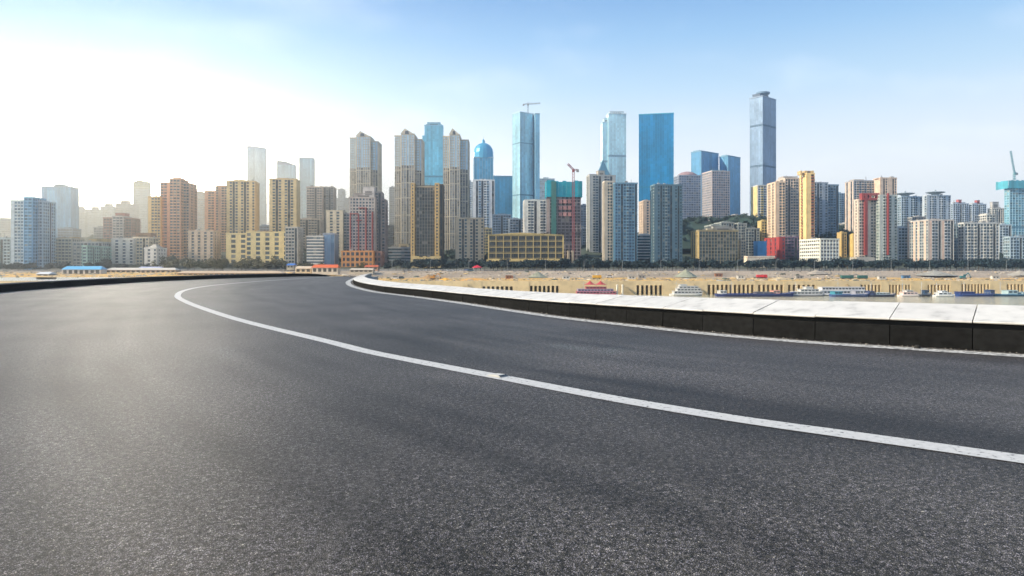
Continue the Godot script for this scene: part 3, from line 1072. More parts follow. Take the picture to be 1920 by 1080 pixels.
	volume(n, 318, 318, 338, 337, 716, 4, with(flats, {"wall": Color(0.62, 0.36, 0.22), "p": ".b.", "ph": [[0.15, 0.85, 5]]}))
	volume(n, 338, 338, 355, 345, 725, 4, with(flats, {"wall": Color(0.58, 0.36, 0.24), "p": "#b.", "ph": []}))
	building("low_building", "beige gridded low block between the orange towers", "building", 353, 353, 400, 435, 690, 3, with(flats, {"wall": Color(0.55, 0.43, 0.32), "p": "#.", "ph": [[0.1, 0.6, 3]]}))
	n = building("apartment_tower", "hazy orange tower with a stepped roof left of the twin yellow towers", "tower", 384, 384, 408, 360, 800, 5, with(flats, {"wall": Color(0.6, 0.36, 0.22), "p": "#.b", "ph": []}))
	volume(n, 404, 404, 426, 351, 795, 5, with(flats, {"wall": Color(0.6, 0.36, 0.22), "p": "b#.", "ph": [[0.1, 0.9, 4]]}))
	var yel := with(flats, {"wall": Color(0.66, 0.50, 0.25), "pier": Color(0.64, 0.47, 0.23), "p": "#.d.", "bw": 2.9, "balcony": Color(0.6, 0.42, 0.2)})
	building("apartment_tower", "left one of the twin golden yellow towers", "tower", 425, 425, 478, 341, 730, 8, with(yel, {"ph": [[0.2, 0.62, 5]]}))
	building("apartment_tower", "right one of the twin golden yellow towers, above the podium", "tower", 505, 505, 556, 337, 720, 8, with(yel, {"ph": [[0.3, 0.68, 4, Color(0.65, 0.36, 0.12)]]}))
	n = building("low_building", "pale yellow podium block at the foot of the twin yellow towers", "building", 424, 424, 470, 440, 690, 3, with(flats, {"wall": Color(0.68, 0.54, 0.27), "p": "#.", "bw": 4.5, "fh": 5.0, "ph": []}))
	volume(n, 462, 462, 541, 437, 684, 3, with(flats, {"wall": Color(0.68, 0.54, 0.27), "p": ".#", "bw": 4.5, "fh": 4.6, "ph": [[0.3, 0.55, 4, Color(0.4, 0.22, 0.14)]]}))
	building("low_building", "narrow pale grey block at the right end of the yellow podium", "building", 535, 535, 558, 428, 665, 3, with(flats, {"wall": Color(0.5, 0.46, 0.4), "ph": []}))
	n = building("apartment_tower", "pinkish beige stepped tower with a darker side behind the pale yellow block", "tower", 575, 575, 604, 352, 850, 5, with(flats, {"wall": Color(0.52, 0.42, 0.36), "ph": [[0.2, 0.6, 3]]}))
	volume(n, 602, 602, 625, 352, 860, 5, with(flats, {"wall": Color(0.36, 0.32, 0.31), "ph": [], "p": ".d"}))
	building("low_building", "beige low block behind the white and blue block", "building", 556, 556, 600, 412, 800, 5, with(flats, {"wall": Color(0.52, 0.44, 0.36)}))
	n = building("apartment_tower", "pale yellow block with grey side left of the red striped hotel", "building", 612, 612, 643, 397, 720, 4, with(flats, {"wall": Color(0.64, 0.55, 0.4), "p": "#.", "ph": [[0.2, 0.7, 3]]}))
	volume(n, 643, 643, 656, 402, 724, 4, with(flats, {"wall": Color(0.34, 0.31, 0.3), "ph": []}))
	n = building("low_building", "low white block with blue glazed side below the pale yellow block", "building", 575, 575, 606, 445, 660, 3, with(flats, {"wall": Color(0.62, 0.58, 0.52), "p": ".", "pw": 0.0, "sh": 0.5, "ph": []}))
	volume(n, 606, 606, 627, 440, 664, 3, with(glassy, {"glass": Color(0.2, 0.27, 0.4), "wall": Color(0.3, 0.33, 0.4), "ph": []}))

	# --- the red striped hotel on its orange podium
	var stone := Color(0.42, 0.37, 0.34)
	n = building("hotel_tower", "grey hotel with red stripes on an orange podium", "hotel", 655, 655, 703, 372, 660, 4, with(flats, {"wall": stone, "span": Color(0.5, 0.46, 0.42), "p": ".", "bw": 3.1, "pw": 1.2, "ph": [[0.15, 0.9, 9, stone], [0.5, 0.95, 22, Color(0.62, 0.58, 0.55)]]}))
	volume(n, 703, 703, 715, 362, 672, 4, with(flats, {"wall": Color(0.3, 0.27, 0.27), "ph": [], "p": ".d"}))
	volume(n, 714, 714, 722, 376, 676, 4, with(flats, {"wall": Color(0.28, 0.25, 0.26), "ph": []}))
	volume(n, 640, 640, 700, 473, 645, 4, {"wall": Color(0.60, 0.27, 0.09), "span": Color(0.55, 0.25, 0.09), "p": ".", "bw": 4.2, "fh": 4.6, "pw": 1.4, "ph": []})
	volume(n, 699, 699, 716, 474, 655, 4, {"wall": Color(0.30, 0.16, 0.12), "p": ".", "bw": 4.2, "fh": 4.6, "pw": 1.4, "ph": []})
	var red := Color(0.30, 0.07, 0.06)
	var z := -659.0
	for seg in [[657, 399, 472], [672, 402, 472], [686, 389, 472], [698, 397, 472]]:
		var s := Shape.new()
		s.abox(Vector3(px_x(seg[0] - 0.9, 659), px_y(seg[2], 659), z - 4.0), Vector3(px_x(seg[0] + 0.9, 659), px_y(seg[1], 659), z + 0.6), red)
		part("red_stripe", s, wall_mat, n)
	for seg in [[657, 672, 400], [672, 686, 389], [668, 678, 412]]:
		var s := Shape.new()
		s.abox(Vector3(px_x(seg[0], 659), px_y(seg[2] + 1.6, 659), z - 4.0), Vector3(px_x(seg[1], 659), px_y(seg[2], 659), z + 0.57), red)
		part("red_stripe", s, wall_mat, n)

	# --- three tan gabled towers
	gabled_tower("first tan gabled tower, standing behind the red striped hotel", 656, 668, 694, 709, 258, 248, 850)
	gabled_tower("second tan gabled tower, just left of the pale blue rounded tower", 740, 752, 777, 791, 254, 243, 840)
	gabled_tower("third tan gabled tower, just right of the pale blue rounded tower", 831, 843, 862, 878, 255, 243, 820)

	n = building("glass_tower", "pale blue glass tower with rounded top between two gabled towers", "tower", 796, 796, 830, 236, 1050, 3, with(glassy, {"glass": Color(0.22, 0.52, 0.68), "wall": Color(0.2, 0.45, 0.6), "ph": [[0.06, 0.94, 4, Color(0.2, 0.45, 0.6)], [0.14, 0.86, 7, Color(0.2, 0.45, 0.6)]], "bands": [[0.55, 2.5, 0.05, Color(0.1, 0.3, 0.45)]]}))
	volume(n, 792, 792, 798, 256, 1056, 3, with(glassy, {"glass": Color(0.22, 0.52, 0.68), "wall": Color(0.2, 0.45, 0.6), "ph": []}))

	# --- the dark brown hotel
	var brown := Color(0.13, 0.10, 0.065)
	n = building("hotel_tower", "dark brown hotel with dotted yellow corner piers and an arched yellow base", "hotel", 776, 776, 817, 352, 650, 3, with(flats, {"wall": brown, "span": Color(0.11, 0.11, 0.10), "pier": Color(0.30, 0.26, 0.19), "p": ".", "bw": 2.6, "fh": 3.1, "pw": 0.4, "sh": 0.3, "glass": Color(0.05, 0.07, 0.075), "ph": [[0.05, 0.95, 5, brown]]}))
	for e in [[771, 777, 346], [816, 823, 346]]:
		var v := volume(n, e[0], e[0], e[1], e[2], 646, 3, with(flats, {"wall": Color(0.48, 0.34, 0.15), "p": ".", "bw": 3.0, "pw": 0.9, "sh": 0.5, "ph": [], "plant": false}))
	volume(n, 822, 822, 830, 348, 656, 3, with(flats, {"wall": brown * 0.8, "p": "d.", "ph": [], "plant": false}))
	for e in [[770, 786], [793, 799], [806, 826]]:
		var s := Shape.new()
		s.abox(Vector3(px_x(e[0], 638), px_y(502, 638), -646), Vector3(px_x(e[1], 638), px_y(480, 638), -638), Color(0.6, 0.46, 0.22))
		part("base_pier", s, wall_mat, n)
	var lint := Shape.new()
	lint.abox(Vector3(px_x(771, 638), px_y(486, 638), -645), Vector3(px_x(826, 638), px_y(482, 638), -637.6), Color(0.6, 0.46, 0.22))
	part("base_lintel", lint, wall_mat, n)

	# --- domed tower and the white flats below it
	n = building("office_tower", "blue tower with a rounded dome and small spire", "tower", 889, 889, 925, 296, 1000, 5, with(glassy, {"glass": Color(0.12, 0.38, 0.58), "wall": Color(0.2, 0.36, 0.5), "pier": Color(0.3, 0.45, 0.55), "pw": 0.6, "pr": 0.4, "bw": 4.0, "ph": []}))
	var dm := Shape.new()
	var dv: Dictionary = n.get_meta("volume")
	var dc: Vector3 = dv.c + dv.r * dv.L / 2 + dv.l * dv.M / 2 + Vector3(0, dv.H + 0.4, 0)
	var rr: float = dv.L * 0.52
	dm.lathe(dc, [Vector2(rr, 0), Vector2(rr, 9), Vector2(rr * 0.93, 14), Vector2(rr * 0.75, 18.5), Vector2(rr * 0.45, 21.5), Vector2(rr * 0.16, 23), Vector2(rr * 0.16, 26), Vector2(0.2, 29), Vector2(0.0, 34)], 16, Color(0.08, 0.36, 0.58), 0.8)
	part("dome", dm, glass_mat, n)
	building("apartment_tower", "white and blue flats with vertical stripes below the domed tower", "tower", 887, 887, 927, 339, 820, 3, with(flats, {"wall": Color(0.6, 0.62, 0.65), "p": "#dbd.b", "glass": Color(0.06, 0.13, 0.22), "balcony": Color(0.3, 0.42, 0.55)}))
	building("low_building", "beige vertically striped block left of the yellow framed building", "building", 855, 855, 907, 411, 655, 5, with(flats, {"wall": Color(0.42, 0.36, 0.27), "p": "#.d.", "bw": 2.7, "ph": [[0.1, 0.9, 1]]}))
	building("low_building", "dull yellow block behind the beige striped block", "building", 905, 905, 922, 430, 760, 5, with(flats, {"wall": Color(0.4, 0.33, 0.18)}))
	building("low_building", "pale blue low block in the gap left of the dark brown hotel", "building", 724, 724, 770, 466, 700, 3, with(flats, {"wall": Color(0.4, 0.42, 0.44), "p": ".", "pw": 0, "ph": [[0.5, 0.9, 8, Color(0.62, 0.52, 0.34)]]}))
	building("low_building", "dark slate block low behind the second gabled tower", "building", 722, 722, 746, 424, 900, 3, with(flats, {"wall": Color(0.15, 0.18, 0.22)}))

	# --- middle
	n = building("glass_tower", "tall pale blue glass tower with a dark slot and a crane on top", "tower", 961, 975, 1001, 211, 1050, 34, with(glassy, {"glass": Color(0.40, 0.56, 0.68), "wall": Color(0.36, 0.52, 0.6), "ph": [], "bands": [[0.35, 2.2, 0.05, Color(0.14, 0.3, 0.42)], [0.76, 1.6, 0.05, Color(0.14, 0.3, 0.42)]]}))
	volume(n, 1000, 1000, 1005, 218, 1062, 10, with(glassy, {"glass": Color(0.03, 0.12, 0.2), "wall": Color(0.06, 0.15, 0.22), "ph": []}))
	volume(n, 1004, 1004, 1012, 214, 1052, 10, with(glassy, {"glass": Color(0.30, 0.52, 0.68), "wall": Color(0.3, 0.46, 0.56), "ph": []}))
	crane("thin grey crane on the roof of the tall pale blue tower", 990, 211, 195, 1050, 19.0, 7.0, 0.0, 0.25, Color(0.2, 0.22, 0.25))
	building("apartment_tower", "white framed block with blue stripes left of the netted tower", "building", 984, 984, 1024, 377, 720, 3, with(flats, {"wall": Color(0.62, 0.62, 0.6), "p": "#b.d", "glass": Color(0.06, 0.1, 0.16), "ph": [[0.35, 0.5, 4], [0.7, 0.95, 3]]}))
	building("low_building", "murky blue rows of flats behind the yellow framed building", "building", 924, 924, 958, 404, 820, 4, with(flats, {"wall": Color(0.2, 0.27, 0.36)}))
	building("low_building", "lower slate blue flats beside the murky blue rows", "building", 956, 956, 988, 412, 800, 4, with(flats, {"wall": Color(0.24, 0.29, 0.36), "ph": [[0.2, 0.5, 4]]}))

	yellow_frame()
	netted_tower()

	n = building("apartment_tower", "tall beige and blue flats with a small roof turret, right of the netted tower", "tower", 1100, 1106, 1154, 330, 790, 8, with(flats, {"wall": Color(0.40, 0.41, 0.40), "p": "#b.d", "ph": [[0.35, 0.6, 10, Color(0.5, 0.46, 0.4)], [0.0, 0.3, 4]]}))
	n = building("spire_tower", "dark blue pointed spire peeping over the beige and blue flats", "tower", 1120, 1120, 1146, 332, 1000, 4, with(glassy, {"glass": Color(0.1, 0.25, 0.4), "wall": Color(0.12, 0.25, 0.36), "ph": []}))
	wedge(n, 34.0, Color(0.06, 0.19, 0.3), false)
	n = building("glass_tower", "pale glass tower with a stepped shoulder and feathered white crown", "tower", 1141, 1141, 1174, 214, 1200, 4, with(glassy, {"glass": Color(0.55, 0.68, 0.78), "wall": Color(0.42, 0.58, 0.66), "pier": Color(0.5, 0.64, 0.72), "ph": [[0.1, 0.9, 6, Color(0.6, 0.72, 0.8)]], "bands": [[0.66, 3.5, 0.05, Color(0.2, 0.36, 0.48)], [0.3, 2.5, 0.05, Color(0.2, 0.36, 0.48)]]}))
	volume(n, 1130, 1130, 1142, 230, 1205, 4, with(glassy, {"glass": Color(0.50, 0.65, 0.76), "wall": Color(0.4, 0.55, 0.65), "ph": [[0.3, 0.9, 9, Color(0.5, 0.65, 0.74)]], "bands": [[0.66, 3.5, 0.05, Color(0.2, 0.36, 0.48)]]}))
	var fin := Shape.new()
	for k in 9:
		var fp := at(1142 + k * 3.9, 214, 1200)
		fin.box(fp, Vector3(0.5, 0, 0), Vector3(0, 7.0 - absf(k - 4.5) * 0.6, 0), Vector3(0, 0, 0.8), Color(0.7, 0.78, 0.82))
	part("crown_fins", fin, wall_mat, n, "stuff")
	n = building("apartment_tower", "slate blue gridded flats with a beige left wing", "tower", 1153, 1153, 1195, 345, 665, 3, with(flats, {"wall": Color(0.11, 0.23, 0.34), "p": "..d.b", "bw": 2.6, "glass": Color(0.04, 0.1, 0.17), "balcony": Color(0.2, 0.32, 0.42), "ph": [[0.2, 0.8, 2]]}))
	volume(n, 1130, 1134, 1153, 342, 672, 5, with(flats, {"wall": Color(0.46, 0.42, 0.36), "p": "#.b", "bw": 2.6, "ph": []}))
	n = building("glass_tower", "deep cyan glass tower with flat top, tallest of the middle group", "tower", 1198, 1198, 1263, 216, 1000, -12, with(glassy, {"glass": Color(0.0, 0.20, 0.44), "wall": Color(0.0, 0.18, 0.40), "pier": Color(0.04, 0.33, 0.5), "ph": [[0.0, 0.35, 2, Color(0.1, 0.3, 0.42)]], "bands": [[0.42, 1.5, 0.03, Color(0.02, 0.2, 0.36)]]}))
	building("apartment_tower", "dark teal striped flats in front of the deep cyan tower", "tower", 1220, 1228, 1279, 348, 660, 8, with(flats, {"wall": Color(0.10, 0.18, 0.23), "p": "#.d.b.d", "bw": 2.5, "glass": Color(0.03, 0.09, 0.14), "balcony": Color(0.25, 0.3, 0.32), "ph": [[0.15, 0.4, 2], [0.55, 0.9, 2]]}))
	building("low_building", "slim tan block left of the dark teal striped flats", "building", 1207, 1207, 1222, 378, 780, 4, with(flats, {"wall": Color(0.5, 0.4, 0.32), "p": "#."}))
	building("low_building", "low white terraced block between the two dark blocks of flats", "building", 1194, 1194, 1223, 442, 720, 3, with(flats, {"wall": Color(0.6, 0.6, 0.58), "p": ".", "pw": 0.0}))
	n = building("office_tower", "left twin of two mid blue glass towers with a curved roof", "tower", 1296, 1315, 1347, 284, 1050, 38, with(glassy, {"glass": Color(0.13, 0.31, 0.54), "wall": Color(0.18, 0.34, 0.48), "ph": [[0.0, 0.75, 3, Color(0.2, 0.38, 0.52)]]}))
	building("office_tower", "right twin of two mid blue glass towers, slightly lower", "tower", 1349, 1365, 1388, 293, 1060, 38, with(glassy, {"glass": Color(0.14, 0.34, 0.57), "wall": Color(0.18, 0.36, 0.5), "ph": [[0.0, 0.7, 3, Color(0.2, 0.38, 0.52)]]}))
	n = building("office_tower", "blue grey block with a low reddish dome left of the twin blue towers", "tower", 1273, 1273, 1314, 330, 900, 5, with(flats, {"wall": Color(0.3, 0.34, 0.42), "glass": Color(0.1, 0.16, 0.26), "p": ".", "bw": 3.4, "ph": []}))
	dv = n.get_meta("volume")
	dc = dv.c + dv.r * dv.L / 2 + dv.l * dv.M / 2 + Vector3(0, dv.H + 0.4, 0)
	dm = Shape.new()
	dm.lathe(dc, [Vector2(13, 0), Vector2(12, 3), Vector2(8, 5.4), Vector2(3, 6.6), Vector2(0, 7)], 14, Color(0.36, 0.24, 0.26), 0.8)
	part("dome", dm, wall_mat, n)
	building("office_tower", "pinkish grey tower with a teal cap standing before the twin blue towers", "tower", 1317, 1335, 1368, 322, 840, 12, with(flats, {"wall": Color(0.48, 0.42, 0.42), "glass": Color(0.1, 0.18, 0.26), "p": ".", "bw": 3.0, "sh": 0.3, "ph": [[0.15, 0.9, 4, Color(0.2, 0.45, 0.5)]]}))

	# --- the tallest tower
	var bl := Color(0.16, 0.21, 0.30)
	n = building("glass_tower", "tallest tower of the skyline, slate blue with a small flat cap", "tower", 1406, 1430, 1455, 181, 950, 40, with(glassy, {"glass": Color(0.20, 0.25, 0.38), "wall": bl, "pier": Color(0.26, 0.34, 0.45), "ph": [[0.0, 0.62, 6, bl * 0.9]], "bands": [[0.27, 2.6, 0.03, Color(0.1, 0.17, 0.26)], [0.52, 2.6, 0.03, Color(0.1, 0.17, 0.26)], [0.80, 2.6, 0.03, Color(0.1, 0.17, 0.26)]]}))
	dv = n.get_meta("volume")
	dc = dv.c + dv.r * dv.L * 0.4 + dv.l * dv.M * 0.4 + Vector3(0, dv.H + 5.0, 0)
	dm = Shape.new()
	dm.lathe(dc, [Vector2(6, 0), Vector2(8.5, 1.5), Vector2(9.5, 2.0), Vector2(9.5, 4.0), Vector2(9.0, 4.4), Vector2(0, 4.4)], 20, Color(0.16, 0.26, 0.38), 0.8)
	part("cap", dm, wall_mat, n)

	# --- right: sunlit beige blocks
	building("apartment_tower", "slim slab with a bright yellow end wall below the tallest tower", "tower", 1409, 1421, 1442, 349, 840, 4, with(flats, {"wall": Color(0.66, 0.52, 0.2), "pl": "#", "p": ".b.", "span": Color(0.55, 0.58, 0.6), "pier": Color(0.5, 0.53, 0.56), "glass": Color(0.06, 0.12, 0.2), "ph": [[0.2, 0.5, 2]]}))
	building("hotel_tower", "dark glazed low hotel with yellow end piers and a rounded roof", "hotel", 1296, 1311, 1384, 434, 660, 6, with(flats, {"wall": Color(0.52, 0.38, 0.15), "pl": "#.", "p": ".", "span": Color(0.16, 0.17, 0.15), "pier": Color(0.28, 0.24, 0.14), "bw": 3.0, "pw": 0.35, "sh": 0.3, "glass": Color(0.04, 0.08, 0.1), "roof": Color(0.4, 0.3, 0.14), "ph": [[0.25, 0.98, 6, Color(0.42, 0.38, 0.3)], [0.4, 0.9, 9, Color(0.4, 0.4, 0.38)]]}))
	for q in [[1334, 1352, 424, "greenish terrace flats on the slope behind the dark glazed hotel"], [1352, 1376, 419, "taller grey terrace flats on the slope behind the dark glazed hotel"], [1384, 1400, 421, "narrow teal terrace block on the slope, right of the hotel"], [1398, 1424, 430, "dim blue terrace block on the slope above the blue shed roof"]]:
		building("terrace_block", q[3], "building", q[0], q[0], q[1], q[2], 760, 5, with(flats, {"wall": Color(0.28, 0.31, 0.3)}))
	building("terrace_block", "small block with a yellow wall left of the big beige flats", "building", 1421, 1428, 1442, 416, 770, 5, with(flats, {"wall": Color(0.5, 0.4, 0.18), "pl": "#"}))
	n = building("apartment_tower", "big beige flats with sunlit left wing, left of the slim yellow tower", "tower", 1439, 1455, 1472, 343, 745, 3, with(flats, {"wall": Color(0.62, 0.48, 0.36), "p": "#.b", "pl": "#b.", "ph": []}))
	volume(n, 1456, 1472, 1502, 336, 752, 3, with(flats, {"wall": Color(0.52, 0.44, 0.38), "p": ".d.b", "pl": "b.#.", "ph": [[0.0, 0.9, 6, Color(0.45, 0.42, 0.4)]]}))
	n = building("apartment_tower", "slim bright yellow tower with brown red window strips and dark roof notch", "tower", 1500, 1513, 1527, 327, 690, 2, with(flats, {"wall": Color(0.66, 0.5, 0.24), "pl": "#b#", "p": "#b#", "glass": Color(0.05, 0.03, 0.03), "balcony": Color(0.36, 0.14, 0.09), "bw": 4.0, "ph": [[0.3, 0.7, 7, Color(0.2, 0.15, 0.12)]]}))
	for q in [[1501, 1504], [1509, 1514], [1521, 1526]]:
		var s := Shape.new()
		s.abox(Vector3(px_x(q[0], 692), px_y(327, 692), -700), Vector3(px_x(q[1], 692), px_y(320, 692), -692), Color(0.62, 0.46, 0.24))
		part("roof_pier", s, wall_mat, n)
	n = building("apartment_tower", "slate flats with a pale rib, right of the slim yellow tower", "tower", 1526, 1526, 1552, 344, 780, 5, with(flats, {"wall": Color(0.26, 0.31, 0.38), "p": ".d.#", "ph": [[0.2, 0.6, 2]]}))
	volume(n, 1552, 1552, 1572, 348, 790, 5, with(flats, {"wall": Color(0.18, 0.27, 0.36), "ph": []}))
	building("apartment_tower", "hazy blue narrow flats behind the slate flats", "tower", 1570, 1570, 1586, 364, 950, 5, with(flats, {"wall": Color(0.25, 0.36, 0.46)}))
	n = building("low_building", "bright white low block with red banded side at the tree line", "building", 1500, 1538, 1573, 450, 640, 9, with(flats, {"wall": Color(0.74, 0.68, 0.6), "span": Color(0.76, 0.7, 0.62), "p": ".", "pl": ".", "bw": 3.4, "fh": 3.4, "pw": 0.7, "sh": 0.5, "glass": Color(0.12, 0.13, 0.15), "ph": [[0.0, 0.3, 2, Color(0.6, 0.55, 0.5)]]}))
	building("red_block", "bright red low block below the big beige flats", "building", 1434, 1462, 1471, 447, 700, 5, with(flats, {"wall": Color(0.32, 0.045, 0.045), "p": "#.", "pl": "#.#", "fh": 4, "ph": [], "plant": false}))
	building("low_building", "dull purple low row between red block and slim yellow tower", "building", 1471, 1471, 1501, 446, 720, 3, with(flats, {"wall": Color(0.22, 0.16, 0.24), "ph": []}))
	building("shed", "blue roofed shed left of the bright red block", "shed", 1415, 1420, 1437, 455, 690, 4, with(flats, {"wall": Color(0.06, 0.24, 0.48), "p": "#", "roof": Color(0.06, 0.3, 0.6), "ph": [], "plant": false}))
	building("low_building", "small beige cabin at the slope foot, right of the dark glazed hotel", "building", 1386, 1389, 1398, 453, 690, 4, with(flats, {"wall": Color(0.5, 0.42, 0.32), "ph": [], "plant": false}))
	building("shed", "long cream shed with low red roof line before the trees", "shed", 1397, 1402, 1452, 483, 642, 3, with(flats, {"wall": Color(0.62, 0.55, 0.45), "p": "#", "roof": Color(0.4, 0.2, 0.16), "ph": [], "plant": false}))
	building("low_building", "pair of dim yellow walled flats behind the white low block, left one", "building", 1570, 1578, 1587, 438, 740, 4, with(flats, {"wall": Color(0.5, 0.37, 0.16), "pl": "#", "p": "d."}))
	building("low_building", "pair of dim yellow walled flats behind the white low block, right one", "building", 1594, 1600, 1605, 442, 735, 4, with(flats, {"wall": Color(0.55, 0.42, 0.16), "pl": "#", "p": "d."}))
	building("apartment_tower", "beige and blue stepped tower behind the red trimmed flats", "tower", 1585, 1601, 1639, 340, 850, 5, with(flats, {"wall": Color(0.56, 0.45, 0.36), "pl": "#d#", "p": ".b", "span": Color(0.34, 0.36, 0.4), "pier": Color(0.3, 0.33, 0.38), "ph": [[0.1, 0.6, 4, Color(0.5, 0.4, 0.3)]]}))
	building("apartment_tower", "beige capped tower over the red trimmed flats", "tower", 1638, 1651, 1681, 335, 840, 5, with(flats, {"wall": Color(0.62, 0.48, 0.38), "pl": "#", "p": "#d.#", "bw": 3.0, "ph": [[-0.1, 1.0, 1.5, Color(0.66, 0.5, 0.4)]]}))
	red_trim_flats()
	n = building("apartment_tower", "hazy blue flats with a saucer roof, left of two", "tower", 1681, 1690, 1729, 370, 900, 5, with(flats, {"wall": Color(0.36, 0.46, 0.56), "p": ".b.#", "ph": []}))
	saucer(n, 0.3)
	n = building("apartment_tower", "hazy blue flats with a saucer roof, right of two and taller", "tower", 1730, 1738, 1782, 368, 880, 5, with(flats, {"wall": Color(0.42, 0.49, 0.57), "p": "#.b.", "ph": []}))
	saucer(n, 0.45)
	for q in [[1782, 1816, 383, "pale blue flats with a small red tip, left of two"], [1818, 1849, 384, "pale blue flats with a small red tip, right of two"]]:
		building("apartment_tower", q[3], "tower", q[0], q[0] + 5, q[1], q[2], 1000, 5, with(flats, {"wall": Color(0.42, 0.5, 0.6), "ph": [[0.2, 0.85, 4], [0.4, 0.6, 8, Color(0.5, 0.12, 0.12)]]}))
	building("apartment_tower", "cream stepped flats left of the netted tower at the right edge", "tower", 1855, 1860, 1884, 392, 1000, 5, with(flats, {"wall": Color(0.55, 0.54, 0.5), "ph": [[0.1, 0.6, 13, Color(0.5, 0.5, 0.5)]]}))
	n = building("apartment_block", "wide flats with a sunlit pink left end behind the right hand trees", "building", 1702, 1741, 1788, 414, 660, 3, with(flats, {"wall": Color(0.6, 0.44, 0.36), "pl": "#b.#.", "p": "#b.d", "span": Color(0.4, 0.42, 0.43), "pier": Color(0.42, 0.43, 0.43), "balcony": Color(0.42, 0.46, 0.5)}))
	building("apartment_block", "greenish overgrown flats at the right, next to the wide pink ended flats", "building", 1787, 1787, 1810, 424, 700, 3, with(flats, {"wall": Color(0.25, 0.33, 0.36)}))
	building("apartment_block", "pale gridded flats with one dark vertical slot near the right edge", "building", 1806, 1808, 1873, 420, 665, 3, with(flats, {"wall": Color(0.46, 0.48, 0.48), "p": ".b.bd", "balcony": Color(0.5, 0.5, 0.47), "ph": [[0.1, 0.3, 3], [0.7, 0.95, 4]]}))
	building("apartment_block", "low pale blue flats right of the red trimmed flats", "building", 1680, 1684, 1702, 428, 700, 3, with(flats, {"wall": Color(0.46, 0.54, 0.6)}))
	building("apartment_block", "hazy grey blue low flats at the right edge before the netted tower", "building", 1872, 1874, 1896, 423, 760, 4, with(flats, {"wall": Color(0.4, 0.48, 0.54)}))
	building("apartment_block", "bluish low flats in the right corner of the skyline", "building", 1892, 1894, 1950, 446, 720, 4, with(flats, {"wall": Color(0.36, 0.46, 0.54)}))
	# netted shell tower at the right edge
	n = building("unfinished_tower", "light blue unfinished tower wrapped in netting at the right edge", "tower", 1888, 1893, 1936, 352, 860, 4, with(flats, {"wall": Color(0.3, 0.5, 0.6), "p": ".", "bw": 4.0, "sh": 0.3, "glass": Color(0.1, 0.3, 0.42), "ph": [], "bands": [[0.35, 2.0, 0.1, Color(0.12, 0.28, 0.4)]]}))
	netting(n, 1891, 1937, 338, 353, 857, 4, Color(0.08, 0.42, 0.55))
	crane("thin blue luffing crane on the tower at the right edge", 1902, 338, 324, 860, 28.0, 5.0, 1.22, 2.6, Color(0.12, 0.32, 0.4))
	small_fill()


# little blocks glimpsed low in the gaps between towers
func small_fill() -> void:
	var cols := [["grey", Color(0.34, 0.35, 0.36)], ["tan", Color(0.46, 0.37, 0.28)], ["blue", Color(0.22, 0.3, 0.4)], ["white", Color(0.56, 0.56, 0.54)]]
	var q := [[482, 505, 425, 2, "behind the gap between twin yellow towers"], [558, 577, 440, 0, "left of the low white and blue block"], [878, 890, 420, 1, "behind the beige striped block"], [1012, 1030, 420, 2, "at the left foot of the netted tower"], [1092, 1112, 430, 0, "at the right foot of the netted tower"], [1283, 1298, 416, 2, "in the gap left of the dark glazed hotel"], [1376, 1392, 405, 0, "under the right twin blue tower"], [1402, 1420, 412, 3, "under the tallest tower"], [1548, 1568, 424, 2, "behind the bright white low block"], [1588, 1604, 420, 0, "left of the red trimmed flats"], [1722, 1740, 408, 0, "between the two saucer roofed flats"], [1850, 1866, 404, 3, "below the cream stepped flats"], [108, 136, 430, 2, "below the broad blue slab"], [176, 200, 428, 0, "left of the brown brick tower"]]
	for f in q:
		building("low_building", "small %s block glimpsed %s" % [cols[f[3]][0], f[4]], "building", f[0], f[0], f[1], f[2], 880, 5, {"wall": cols[f[3]][1], "p": ".b.", "bw": 3.4, "fh": 3.2})


# a sloping or pointed roof over a building's block
func wedge(n: Node3D, px: float, col: Color, slanted: bool) -> void:
	var v: Dictionary = n.get_meta("volume")
	var s := Shape.new()
	var up := Vector3(0, v.H + 0.3, 0)
	var a: Vector3 = v.c + up
	var b: Vector3 = a + v.r * v.L
	var c: Vector3 = b + v.l * v.M
	var d: Vector3 = a + v.l * v.M
	var tall: float = px / LENS * -a.z
	if slanted:
		var h := Vector3(0, tall, 0)
		var m0: Vector3 = a.lerp(b, 0.55) + h * 0.75
		var m1: Vector3 = d.lerp(c, 0.55) + h * 0.75
		s.quad(a + h, m0, m1, d + h, col)
		s.quad(m0, b, c, m1, col)
		s.quad(a, b, m0, a + h, col)
		s.quad(c, d, d + h, m1, col)
		s.quad(d, a, a + h, d + h, col)
	else:
		var p: Vector3 = (a + c) / 2 + Vector3(0, tall, 0)
		s.tri(a, b, p, col)
		s.tri(b, c, p, col)
		s.tri(c, d, p, col)
		s.tri(d, a, p, col)
	part("top_roof", s, wall_mat, n)


func saucer(n: Node3D, f: float) -> void:
	var v: Dictionary = n.get_meta("volume")
	var s := Shape.new()
	var c: Vector3 = v.c + v.r * v.L * f + v.l * v.M * 0.5 + Vector3(0, v.H + 0.4, 0)
	s.lathe(c, [Vector2(5, 0), Vector2(5, 3.0), Vector2(11.5, 4.6), Vector2(12, 5.2), Vector2(9, 5.8), Vector2(1.2, 6.2), Vector2(0.8, 8.5), Vector2(0, 8.5)], 18, Color(0.38, 0.46, 0.52), 0.8)
	part("saucer_roof", s, wall_mat, n)


